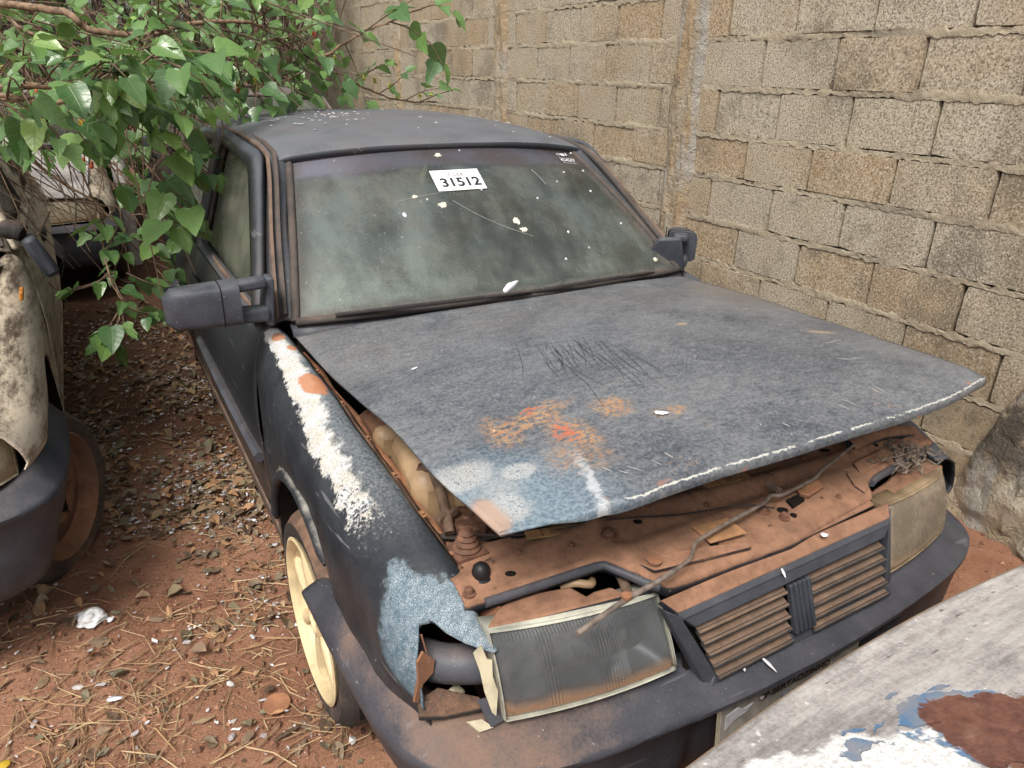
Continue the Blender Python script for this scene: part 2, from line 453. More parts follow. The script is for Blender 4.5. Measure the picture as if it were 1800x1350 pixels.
def m_block():
    m = Mat("concrete_block", 0.95, 0.1)
    co = m.pos
    r = m.rnd()
    fi = m.noise(135, 3, 0.65, co=co)
    gran = m.voro(120, co=co)
    big = m.noise(2.6, 5, 0.6, co=co)
    st = m.noise(1.1, 4, 0.6, co=co)
    md = m.noise(11, 5, 0.7, co=co)
    warm = m.mix(m.ramp(r, 0.0, 1.0), (0.420, 0.318, 0.205), (0.470, 0.395, 0.285))
    tone = m.mix(m.mul(m.ramp(m.f('ADD', m.mul(big, 0.9), m.mul(r, 0.45)), 0.42, 0.85), 0.9), warm, (0.455, 0.415, 0.345))
    tone = m.mix(m.mul(m.ramp(st, 0.48, 0.72), 0.5), tone, (0.37, 0.255, 0.145))
    tone = m.mix(m.mul(m.ramp(md, 0.35, 0.7), 0.35), tone, (0.55, 0.49, 0.39))
    dk = m.mul(m.ramp(m.f('ADD', m.mul(m.noise(3.4, 6, 0.62, co=co), 0.75), m.mul(md, 0.3)), 0.525, 0.68), 0.68)
    tone = m.mix(dk, tone, (0.16, 0.14, 0.112))
    run = m.ramp(m.noise(1.5, 6, 0.6, co=m.scale(co, (1, 1.6, 0.35), loc=(5, 3, 1))), 0.50, 0.68)
    tone = m.mix(m.mul(run, 0.50), tone, (0.215, 0.170, 0.118))
    tone = m.mix(1.0, tone, (0.90, 0.875, 0.84), 'MULTIPLY')
    pits = m.mul(m.mx(m.ramp(fi, 0.49, 0.37), m.ramp(gran, 0.30, 0.16)), 0.85)
    c = m.mix(pits, tone, (0.125, 0.098, 0.066))
    c = m.mix(m.mul(m.ramp(fi, 0.56, 0.66), 0.6), c, (0.68, 0.62, 0.52))
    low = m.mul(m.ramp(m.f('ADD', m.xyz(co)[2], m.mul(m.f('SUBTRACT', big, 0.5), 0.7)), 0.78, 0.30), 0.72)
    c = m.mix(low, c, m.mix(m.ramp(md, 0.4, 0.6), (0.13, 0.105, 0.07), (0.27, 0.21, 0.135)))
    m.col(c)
    m.bump(m.f('ADD', m.mul(fi, 0.6), m.mul(md, 1.2)), 0.6, 0.006)
    return m.m


def m_mortar(name, a=(0.45, 0.385, 0.285), b=(0.36, 0.30, 0.22), dark=0.55, sc=1.0):
    m = Mat(name, 0.95, 0.1)
    co = m.pos
    fi = m.noise(70 * sc, 6, 0.75, co=co)
    big = m.noise(3.5, 5, 0.65, co=co)
    c = m.mix(m.ramp(big, 0.35, 0.65), a, b)
    c = m.mix(m.mul(m.ramp(m.noise(2.4, 6, 0.6, co=m.scale(co, (1, 1, 0.35))), 0.52, 0.70), dark), c, (0.13, 0.12, 0.105))
    c = m.mix(m.mul(m.ramp(fi, 0.42, 0.30), 0.6), c, (0.14, 0.11, 0.08))
    m.col(c)
    m.bump(fi, 0.8, 0.01)
    return m.m


def m_pillar():
    m = Mat("pillar_concrete", 0.95, 0.1)
    co = m.pos
    fi = m.noise(60, 6, 0.72, co=co)
    big = m.noise(3.0, 5, 0.65, co=m.scale(co, (1, 2.0, 0.6)))
    c = m.mix(m.ramp(big, 0.35, 0.62), (0.47, 0.415, 0.325), (0.44, 0.325, 0.205))
    gy = m.ramp(m.noise(4.0, 6, 0.65, co=m.scale(co, (1, 2.2, 0.5), loc=(3, 1, 2))), 0.48, 0.62)
    c = m.mix(m.mul(gy, 0.8), c, (0.43, 0.41, 0.37))
    dk = m.mx(m.mul(m.ramp(m.noise(6.0, 6, 0.7, co=m.scale(co, (1, 1, 0.6), loc=(8, 2, 5))), 0.60, 0.72), 0.65),
              m.mul(m.ramp(m.f('ADD', m.xyz(co)[1], m.mul(m.f('SUBTRACT', big, 0.5), 0.25)), 0.75, 0.52), m.ramp(m.f('ADD', m.xyz(co)[2], m.mul(m.f('SUBTRACT', fi, 0.5), 0.3)), 0.22, 0.38), m.ramp(m.noise(7, 5, 0.7, co=co), 0.40, 0.56), 0.85))
    c = m.mix(dk, c, (0.085, 0.078, 0.07))
    c = m.mix(m.mul(m.ramp(fi, 0.40, 0.28), 0.7), c, (0.12, 0.095, 0.07))
    m.col(c)
    m.bump(m.f('ADD', fi, m.mul(m.noise(14, 5, 0.7, co=co), 2.2)), 1.0, 0.02)
    return m.m


def m_soil():
    m = Mat("red_soil", 0.95, 0.1)
    co = m.pos
    big = m.noise(1.6, 6, 0.6, co=co)
    md = m.noise(9, 6, 0.65, co=co)
    fi = m.noise(85, 6, 0.78, co=co)
    c = m.mix(m.ramp(m.f('ADD', m.mul(big, 0.6), m.mul(md, 0.5)), 0.38, 0.72), (0.290, 0.140, 0.085), (0.470, 0.250, 0.160))
    hum = m.mul(m.ramp(m.f('ADD', m.xyz(co)[1], m.mul(m.f('SUBTRACT', md, 0.5), 2.4)), 1.9, 3.1), 0.75)
    c = m.mix(hum, c, (0.100, 0.058, 0.038))
    c = m.mix(m.mul(m.ramp(fi, 0.45, 0.32), 0.7), c, (0.10, 0.045, 0.028))
    c = m.mix(m.mul(m.ramp(fi, 0.60, 0.70), 0.5), c, (0.40, 0.20, 0.125))
    m.col(c)
    m.bump(m.f('ADD', m.mul(md, 1.6), m.mul(fi, 0.8)), 0.9, 0.02)
    return m.m


def m_leaf(name, stuff=False):
    m = Mat(name, 0.38, 0.5)
    r = m.noise(9, 2, 0.5, co=m.pos) if stuff else m.rnd()
    c = m.mix(m.ramp(r, 0.2, 0.8), (0.072, 0.165, 0.052), (0.185, 0.330, 0.092))
    c = m.mix(m.ramp(r, 0.84, 0.99), c, (0.27, 0.42, 0.10))
    U, V, _ = m.xyz(m.uv)
    rib = m.mx(m.ramp(m.f('ABSOLUTE', m.f('SUBTRACT', U, 0.5)), 0.022, 0.008),
               m.mul(m.ramp(m.f('ABSOLUTE', m.f('SUBTRACT', m.f('FRACT', m.f('SUBTRACT', m.mul(V, 5.0), m.mul(m.f('ABSOLUTE', m.f('SUBTRACT', U, 0.5)), 3.2))), 0.5)), 0.09, 0.03), 0.6))
    c = m.mix(m.mul(rib, 0.5), c, (0.20, 0.27, 0.11))
    spots = m.ramp(m.noise(55, 3, 0.6, co=m.pos), 0.68, 0.74)
    c = m.mix(m.mul(spots, 0.5), c, (0.30, 0.30, 0.20))
    back = m.geo.outputs['Backfacing']
    c = m.mix(m.mul(back, 0.6), c, (0.13, 0.20, 0.09))
    m.col(c)
    m.rough(m.ramp(m.noise(14, 3, 0.6, co=m.pos), 0.3, 0.7, 0.22, 0.42))
    m.put(m.b.inputs['Specular IOR Level'], 0.7)
    m.bump(m.f('ADD', m.mul(rib, -1.0), m.mul(m.noise(40, 3, 0.6, co=m.pos), 0.7)), 0.4, 0.004)
    tr = m.t.nodes.new("ShaderNodeBsdfTranslucent")
    m.put(tr.inputs[0], m.mix(0.5, c, (0.20, 0.36, 0.05)))
    ms = m.t.nodes.new("ShaderNodeMixShader")
    ms.inputs[0].default_value = 0.30
    m.t.links.new(m.b.outputs[0], ms.inputs[1])
    m.t.links.new(tr.outputs[0], ms.inputs[2])
    m.t.links.new(ms.outputs[0], m.out.inputs[0])
    return m.m


def m_litter(name, cols, rough=0.85, sc=25):
    m = Mat(name, rough, 0.2)
    n = m.noise(sc, 2, 0.5, co=m.pos)
    w = m.t.nodes.new("ShaderNodeTexWhiteNoise")
    a = m.t.nodes.new("ShaderNodeAttribute")
    a.attribute_name = "rnd"
    v = a.outputs['Fac']
    c = cols[0]
    for i, q in enumerate(cols[1:]):
        c = m.mix(m.ramp(v, (i + 0.6) / len(cols), (i + 1.0) / len(cols)), c, q)
    m.t.nodes.remove(w)
    c = m.mix(m.mul(m.ramp(n, 0.35, 0.65), 0.35), c, (0.05, 0.03, 0.02))
    m.col(c)
    return m.m


def m_oldwhite(name, rustpatch=False):
    """sun-burnt white enamel under soot and lichen"""
    m = Mat(name, 0.7, 0.3)
    co = m.obj
    st = m.noise(30, 6, 0.75, co=m.scale(co, (0.35, 2.4, 1.0), rot=(0, 0, 0.15)))
    big = m.noise(4.5, 6, 0.65)
    fi = m.noise(140, 4, 0.75)
    k = m.f('ADD', m.mul(st, 0.6), m.f('ADD', m.mul(big, 0.8), m.mul(fi, 0.45)))
    c = m.mix(m.ramp(k, 0.68, 1.16), (0.185, 0.165, 0.160), (0.50, 0.470, 0.445))
    wh = m.ramp(m.noise(3.3, 6, 0.62, co=m.scale(co, (1, 1, 1), loc=(4.2, 1.3, 0))), 0.58, 0.68)
    c = m.mix(m.mul(wh, 0.7), c, (0.70, 0.69, 0.67))
    spk = m.ramp(m.noise(70, 2, 0.4), 0.70, 0.74)
    c = m.mix(m.mul(spk, 0.6), c, (0.70, 0.68, 0.66))
    dks = m.ramp(m.noise(60, 3, 0.5, co=m.scale(co, (0.5, 2.0, 1), rot=(0, 0, 0.3), loc=(9, 9, 9))), 0.70, 0.73)
    c = m.mix(m.mul(dks, 0.8), c, (0.10, 0.08, 0.08))
    if rustpatch:
        Y = m.xyz(co)[1]
        # worn tan edge
        w = m.pos
        vm = m.t.nodes.new("ShaderNodeVectorMath")
        vm.operation = 'MULTIPLY_ADD'
        m.put(vm.inputs[0], m.noise(13, 3, 0.55, color=True))
        vm.inputs[1].default_value = (0.07, 0.07, 0)
        vm.inputs[2].default_value = (-0.035, -0.035, 0)
        va = m.t.nodes.new("ShaderNodeVectorMath")
        va.operation = 'ADD'
        m.put(va.inputs[0], w)
        m.put(va.inputs[1], vm.outputs[0])
        vm2 = m.t.nodes.new("ShaderNodeVectorMath")
        vm2.operation = 'MULTIPLY_ADD'
        m.put(vm2.inputs[0], m.noise(55, 4, 0.6, color=True))
        vm2.inputs[1].default_value = (0.026, 0.026, 0)
        m.put(vm2.inputs[2], va.outputs[0])
        vs = m.t.nodes.new("ShaderNodeVectorMath")
        vs.operation = 'SUBTRACT'
        m.put(vs.inputs[0], vm2.outputs[0])
        vs.inputs[1].default_value = (0.013, 0.013, 0)
        w = vs.outputs[0]
        e = m.ramp(m.f('ADD', m.xyz(m.uv)[1], m.mul(m.f('SUBTRACT', big, 0.5), 0.02)), 0.985, 0.994)
        c = m.mix(m.mul(e, 0.7), c, (0.46, 0.31, 0.18))
        wz = m.mx(m.blob(w, (-0.325, -0.365), (0.135, 0.055), 0.25, 0.24, 18, -0.45), m.blob(w, (-0.43, -0.285), (0.05, 0.022), 0.4, 0.3, 22, -0.4))
        c = m.mix(m.mul(wz, 0.9), c, m.mix(m.ramp(fi, 0.3, 0.55), (0.48, 0.46, 0.44), (0.74, 0.74, 0.73)))
        bz = m.mx(m.mul(m.blob(w, (-0.158, -0.412), (0.122, 0.074), 0.05, 0.05, 20, -0.6), m.ramp(m.noise(12, 4, 0.6), 0.40, 0.45)), m.blob(w, (-0.318, -0.335), (0.040, 0.008), 0.2, 0.4, 40, -0.2),
                  m.blob(w, (-0.30, -0.312), (0.016, 0.005), 0.2, 0.4, 40, 0.1), m.blob(w, (-0.205, -0.302), (0.016, 0.005), 0.2, 0.4, 40, 0.1),
                  m.blob(w, (-0.15, -0.328), (0.016, 0.005), 0.2, 0.4, 40, -0.2), m.blob(w, (-0.268, -0.318), (0.010, 0.004), 0.2, 0.4, 40, 0.4))
        c = m.mix(m.mul(bz, 0.95), c, m.mix(m.ramp(m.noise(16, 4, 0.65), 0.40, 0.62), (0.080, 0.170, 0.300), m.mix(0.5, (0.20, 0.29, 0.38), (0.22, 0.15, 0.11))))
        rz = m.blob(w, (-0.145, -0.432), (0.118, 0.074), 0.05, 0.05, 20, -0.6)
        rc = m.mix(m.ramp(m.noise(50, 5, 0.7), 0.3, 0.7), (0.100, 0.038, 0.025), (0.185, 0.080, 0.05))
        rc = m.mix(m.mul(m.ramp(m.noise(11, 5, 0.7), 0.5, 0.66), 0.6), rc, (0.26, 0.15, 0.10))
        c = m.mix(m.mul(rz, 0.97), c, rc)
        m.bump(m.f('ADD', m.mul(wz, -0.4), m.f('ADD', m.mul(bz, -0.5), m.f('ADD', m.mul(rz, -0.3), m.mul(fi, 0.15)))), 0.6, 0.006)
    else:
        m.bump(m.f('ADD', big, m.mul(fi, 0.2)), 0.2, 0.004)
    m.col(c)
    return m.m


def m_beige():
    """white car burnt to brown and cream streaks"""
    m = Mat("beige_sunburnt_paint", 0.65, 0.3)
    co = m.obj
    st = m.noise(22, 6, 0.75, co=m.scale(co, (1.0, 0.22, 1.0), rot=(0, 0, 0.5)))
    big = m.noise(3.0, 6, 0.6)
    fi = m.noise(130, 4, 0.7)
    u = m.upface(0.2, 0.8)
    k = m.f('ADD', m.mul(st, 1.15), m.f('ADD', m.mul(big, 0.40), m.mul(fi, 0.25)))
    dirty = m.mix(m.ramp(k, 0.74, 1.05), (0.080, 0.056, 0.040), (0.54, 0.46, 0.35))
    clean = m.mix(m.ramp(k, 0.66, 0.98), (0.20, 0.14, 0.09), (0.62, 0.55, 0.44))
    c = m.mix(u, clean, dirty)
    wz = m.ramp(m.noise(6, 5, 0.6, co=m.scale(co, (1, 1, 1), loc=(2, 7, 1))), 0.64, 0.70)
    c = m.mix(m.mul(wz, 0.6), c, (0.56, 0.56, 0.57))
    m.col(c)
    m.bump(m.f('ADD', big, m.mul(st, 0.4)), 0.15, 0.004)
    return m.m


def bumper_mat():
    m = Mat("sunbleached_bumper_plastic", 0.5, 0.4)
    co = m.obj
    X, Y, Z = m.xyz(co)
    n = m.noise(7, 6, 0.65)
    fi = m.noise(170, 3, 0.7)
    base = m.mix(m.ramp(m.f('ADD', m.mul(n, 0.9), m.mul(fi, 0.35)), 0.42, 0.85), (0.036, 0.037, 0.046), (0.072, 0.073, 0.086))
    up_ = m.upface(0.25, 0.95)
    corner = m.mul(m.ramp(X, -0.30, -0.60), m.ramp(Y, 0.62, 0.35))
    k = m.f('ADD', m.mul(up_, m.f('ADD', 0.12, m.mul(corner, 0.50))), m.mul(m.f('SUBTRACT', n, 0.5), 1.1))
    k = m.f('ADD', k, m.mul(m.f('SUBTRACT', fi, 0.5), 0.4))
    k = m.ramp(k, 0.22, 0.85)
    c = m.mix(m.mul(k, 0.85), base, (0.235, 0.145, 0.098))
    low = m.mul(m.ramp(Z, 0.36, 0.26), 0.5)
    c = m.mix(low, c, (0.14, 0.085, 0.06))
    scr = m.noise(45, 2, 0.5, co=m.scale(co, (0.1, 1, 1), rot=(0, 0, 0.2)))
    c = m.mix(m.mul(m.ramp(scr, 0.67, 0.72), 0.3), c, (0.2, 0.2, 0.21))
    c = m.mix(m.mul(m.ramp(m.noise(140, 2, 0.4), 0.735, 0.76), m.ramp(m.noise(6, 3, 0.6), 0.40, 0.60), 0.7), c, (0.46, 0.43, 0.39))
    m.col(c)
    m.rough(m.ramp(k, 0, 1, 0.48, 0.9))
    m.bump(m.f('ADD', n, m.mul(fi, 0.25)), 0.12, 0.004)
    return m.m


MT = {}
MT['paint'] = body_paint("dark_faded_paint")
MT['roofpaint'] = body_paint("roof_faded_paint", (0.034, 0.040, 0.050), (0.135, 0.140, 0.152), 0.25)
MT['hood'] = m_hood()
MT['fender'] = m_fender()
MT['glass'] = m_glass()
MT['sideglass'] = m_sideglass()
MT['rubber'] = dusty("dusty_black_rubber", (0.022, 0.020, 0.020), 0.35, 0.7, patch=0.12, dust=(0.17, 0.105, 0.07))
MT['seal'] = dusty("dusty_seal", (0.050, 0.042, 0.038), 0.30, 0.75, patch=0.15, dust=(0.19, 0.13, 0.095))
MT['plastic'] = dusty("dusty_grey_plastic", (0.050, 0.053, 0.063), 0.26, 0.5, 0.35, 1.0, dust=(0.25, 0.150, 0.098), patch=0.11)
MT['wing'] = dusty("grimy_wing_steel", (0.022, 0.020, 0.019), 0.55, 0.7, -0.2, 1.0, dust=(0.21, 0.115, 0.070), patch=0.30, sc=16)
MT['bumper'] = bumper_mat()
MT['archtrim'] = dusty("worn_arch_trim", (0.020, 0.023, 0.028), 0.45, 0.6, 0.1, 1.0, dust=(0.36, 0.33, 0.28), patch=0.35, sc=14)
MT['mirror'] = dusty("mirror_plastic", (0.036, 0.040, 0.050), 0.35, 0.5, 0.3, 1.0, dust=(0.135, 0.135, 0.14), patch=0.24, sc=14)
MT['black'] = plain("black_plastic", (0.012, 0.012, 0.013), 0.5, 0.4)
MT['void'] = plain("dark_engine_grime", (0.016, 0.013, 0.011), 0.9, 0.1)  # near-black of the engine parts, also painted as shade inside holes
MT['panel'] = dusty("dust_caked_steel", (0.020, 0.022, 0.028), 1.15, 0.6, -0.25, 0.6, dust=(0.245, 0.130, 0.080), patch=0.42, sc=9)
MT['rust'] = dusty("rusty_brown_steel", (0.13, 0.065, 0.04), 0.8, 0.8, -0.4, 0.8, dust=(0.30, 0.14, 0.075), patch=0.2)
MT['grille'] = dusty("dusty_grille_plastic", (0.045, 0.043, 0.044), 0.95, 0.6, 0.35, 0.95, dust=(0.165, 0.108, 0.075), patch=0.42, sc=22)
MT['rail'] = dusty("brown_drip_rail", (0.075, 0.052, 0.040), 0.5, 0.8, patch=0.22, dust=(0.21, 0.14, 0.10))
MT['wheel'] = dusty("cream_alloy", (0.50, 0.40, 0.235), 0.3, 0.45, 0.2, 1.0, dust=(0.30, 0.19, 0.105), patch=0.34, sc=16, spec=0.5)
MT['tyre'] = dusty("dusty_tyre", (0.032, 0.029, 0.027), 0.5, 0.85, -0.6, 0.9, dust=(0.25, 0.14, 0.085), patch=0.25, sc=12)
MT['tyre2'] = dusty("soil_caked_tyre", (0.060, 0.050, 0.043), 0.40, 0.9, -0.9, 0.9, dust=(0.27, 0.135, 0.075), patch=0.25, sc=12)
MT['steelrim'] = dusty("soil_caked_rim", (0.12, 0.075, 0.052), 0.6, 0.9, -0.7, 0.7, dust=(0.33, 0.165, 0.09), patch=0.2)
MT['lens'] = m_lens("headlamp_lens", (0.23, 0.24, 0.245), (0.30, 0.185, 0.115), 0.46)
MT['lens2'] = m_lens("clouded_headlamp_lens", (0.33, 0.265, 0.195), (0.36, 0.27, 0.18), 0.85)
MT['lens3'] = m_lens("yellowed_headlamp_lens", (0.42, 0.36, 0.24), (0.36, 0.25, 0.15), 0.95)
MT['lensrim'] = plain("yellowed_lens_rim", (0.50, 0.45, 0.32), 0.35, 0.5, var=0.3, sc=18)
MT['rimbrown'] = plain("brown_lens_rim", (0.27, 0.195, 0.12), 0.35, 0.5, var=0.35, sc=18)
MT['lenstop'] = plain("pale_lens_rim", (0.46, 0.455, 0.38), 0.3, 0.5, var=0.35, sc=14)
MT['reflector'] = plain("tarnished_reflector", (0.050, 0.052, 0.060), 0.40, 0.5, 0.35, var=0.4, sc=12)
MT['bottle'] = plain("aged_washer_bottle", (0.40, 0.27, 0.155), 0.45, 0.4, var=0.3, sc=9)
MT['hose'] = plain("perished_hose", (0.13, 0.085, 0.06), 0.9, 0.2, var=0.4, sc=40)
MT['cap'] = plain("rusty_cap", (0.150, 0.075, 0.048), 0.75, 0.3, var=0.4, sc=40)
MT['rod'] = plain("rusty_stay_rod", (0.23, 0.185, 0.155), 0.55, 0.4, 0.4, var=0.4, sc=45)
MT['sticker'] = plain("dusty_sticker", (0.36, 0.19, 0.095), 0.8, 0.2, var=0.2, sc=50)
MT['stickerink'] = plain("sticker_outline", (0.33, 0.235, 0.10), 0.8, 0.2, var=0.2)
MT['stickerdark'] = plain("sticker_print", (0.09, 0.06, 0.04), 0.8, 0.2, var=0.5, sc=200)
MT['paper'] = plain("white_paper", (0.86, 0.86, 0.86), 0.7, 0.2, var=0.04, sc=8)
MT['ink'] = plain("black_ink", (0.025, 0.025, 0.03), 0.6, 0.2, var=0.1)
MT['whiteink'] = plain("white_ink", (0.62, 0.62, 0.66), 0.6, 0.2, var=0.1)
MT['greyink'] = plain("grey_ink", (0.16, 0.16, 0.17), 0.6, 0.2, var=0.1)
MT['feather'] = plain("white_feather", (0.66, 0.66, 0.70), 0.7, 0.2, var=0.1)
MT['dropping'] = plain("bird_dropping", (0.66, 0.62, 0.50), 0.85, 0.2, var=0.15, sc=60)
MT['scratch'] = plain("scratch_line", (0.035, 0.037, 0.042), 0.6, 0.2, var=0.2)
MT['scratchw'] = plain("pale_scratch_line", (0.46, 0.44, 0.42), 0.7, 0.2, var=0.2)
MT['plate'] = plain("grimy_number_plate", (0.34, 0.315, 0.28), 0.6, 0.3, var=0.3, sc=25)
MT['plateink'] = plain("plate_lettering", (0.035, 0.03, 0.03), 0.6, 0.3, var=0.2)
MT['fabric'] = plain("grey_seat_cloth", (0.055, 0.055, 0.055), 0.9, 0.1, var=0.3, sc=80)
MT['orange'] = plain("orange_lamp", (0.45, 0.17, 0.03), 0.35, 0.5, var=0.3)
MT['beige'] = m_beige()
MT['oldwhite'] = m_oldwhite("sooty_white_paint", True)
MT['oldwhite2'] = m_oldwhite("sooty_white_body_paint")
MT['straw1'] = plain("dry_leaf_crumb", (0.26, 0.17, 0.095), 0.9, 0.1, var=0.3)
MT['fluff'] = plain("grey_insulation_fluff", (0.19, 0.15, 0.12), 1.0, 0.05, var=0.4, sc=60)
MT['block'] = m_block()
MT['mortar'] = m_mortar("pale_mortar")
MT['core'] = m_mortar("dark_joint", (0.115, 0.09, 0.066), (0.085, 0.07, 0.055), 0.3)
MT['pillar'] = m_pillar()
MT['soil'] = m_soil()
MT['leaf'] = m_leaf("mulberry_leaf")
MT['leafstuff'] = m_leaf("mulberry_foliage", True)
MT['bark'] = plain("mulberry_bark", (0.215, 0.145, 0.098), 0.9, 0.15, var=0.45, sc=45, bump=0.5)
MT['twig'] = plain("dry_twig", (0.145, 0.098, 0.070), 0.9, 0.15, var=0.4, sc=30)
MT['berry'] = plain("red_mulberry", (0.42, 0.085, 0.03), 0.45, 0.4, var=0.35, sc=60)
MT['berrygreen'] = plain("green_mulberry", (0.36, 0.36, 0.06), 0.5, 0.4, var=0.3, sc=60)
MT['brownleaf'] = m_litter("dead_leaves", [(0.12, 0.078, 0.052), (0.21, 0.145, 0.095), (0.40, 0.28, 0.165), (0.20, 0.18, 0.115), (0.42, 0.24, 0.13), (0.26, 0.20, 0.14)])
MT['straw'] = m_litter("dry_straw", [(0.34, 0.23, 0.135), (0.54, 0.40, 0.235), (0.40, 0.24, 0.13)])
MT['bits'] = m_litter("pale_bits", [(0.55, 0.54, 0.56), (0.74, 0.74, 0.76), (0.42, 0.38, 0.38), (0.62, 0.58, 0.58)])
MT['pebble'] = m_litter("soil_crumbs", [(0.29, 0.135, 0.08), (0.42, 0.22, 0.14), (0.17, 0.085, 0.055)])
MT['yellowplate'] = plain("yellow_plate", (0.50, 0.33, 0.03), 0.6, 0.3, var=0.15)
MT['redpaint'] = plain("red_band", (0.40, 0.03, 0.04), 0.5, 0.4, var=0.2)
MT['whitepaint'] = plain("grubby_white", (0.55, 0.53, 0.50), 0.5, 0.4, var=0.15)
MT['graypaint'] = body_paint("brown_grey_paint", (0.06, 0.05, 0.045), (0.17, 0.15, 0.135), 0.4)


# ------------------------------------------------------------------ geometry helpers
def cr(P, n):
    """n samples of a Catmull-Rom curve through the points P"""
    P = np.asarray(P, float)
    k = len(P)
    if k == 2:
        t = np.linspace(0, 1, n)[:, None]
        return P[0] * (1 - t) + P[1] * t
    Q = np.vstack([2 * P[0] - P[1], P, 2 * P[-1] - P[-2]])
    out = []
    for u in np.linspace(0, k - 1, n):
        i = min(int(u), k - 2)
        t = u - i
        a, b, c, d = Q[i], Q[i + 1], Q[i + 2], Q[i + 3]
        out.append(0.5 * (2 * b + (c - a) * t + (2 * a - 5 * b + 4 * c - d) * t * t + (3 * b - a - 3 * c + d) * t ** 3))
    return np.array(out)


def net(ctrl, nu, nv):
    rows = [cr(r, nv) for r in ctrl]
    rows = np.array(rows)
    return np.stack([cr(rows[:, j], nu) for j in range(nv)], 1)


def link(name, me, mat, parent=None, smooth=40, mods=()):
    if mat is not None:
        me.materials.append(MT[mat] if isinstance(mat, str) else mat)
    if smooth:
        me.shade_smooth()
        me.set_sharp_from_angle(angle=R(smooth))
    o = bpy.data.objects.new(name, me)
    COL.objects.link(o)
    if parent is not None:
        o.parent = parent
    for k, v in mods:
        if k == 'solid':
            q = o.modifiers.new("thickness", 'SOLIDIFY')
            q.thickness = v
            q.offset = -1
        elif k == 'solid0':
            q = o.modifiers.new("thickness", 'SOLIDIFY')
            q.thickness = v
            q.offset = 0
        elif k == 'bevel':
            q = o.modifiers.new("edge", 'BEVEL')
            q.width = v
            q.segments = 2
            q.limit_method = 'ANGLE'
        elif k == 'sub':
            q = o.modifiers.new("round", 'SUBSURF')
            q.levels = v
            q.render_levels = v
    return o


def sheet(name, G, mat, parent=None, thick=0.0, flip=False, smooth=50, cut=None, uvs=None):
    """a grid of points as one mesh with uv (u across the columns, v along the rows)"""
    G = np.asarray(G, float)
    nr, nc = G.shape[:2]
    verts = G.reshape(-1, 3).tolist()
    faces, fuv = [], []
    for i in range(nr - 1):
        for j in range(nc - 1):
            if cut is not None and cut(i / (nr - 1), j / (nc - 1)):
                continue
            q = [i * nc + j, i * nc + j + 1, (i + 1) * nc + j + 1, (i + 1) * nc + j]
            faces.append(q[::-1] if flip else q)
    me = bpy.data.meshes.new(name)
    me.from_pydata(verts, [], faces)
    ul = me.uv_layers.new(name="UVMap")
    idx = np.zeros(len(me.loops), int)
    me.loops.foreach_get('vertex_index', idx)
    if uvs is None:
        uv = np.stack([(idx % nc) / (nc - 1), (idx // nc) / (nr - 1)], 1)
    else:
        uv = np.asarray(uvs).reshape(-1, 2)[idx]
    ul.data.foreach_set('uv', uv.astype(np.float32).ravel())
    return link(name, me, mat, parent, smooth, [('solid', thick)] if thick else [])


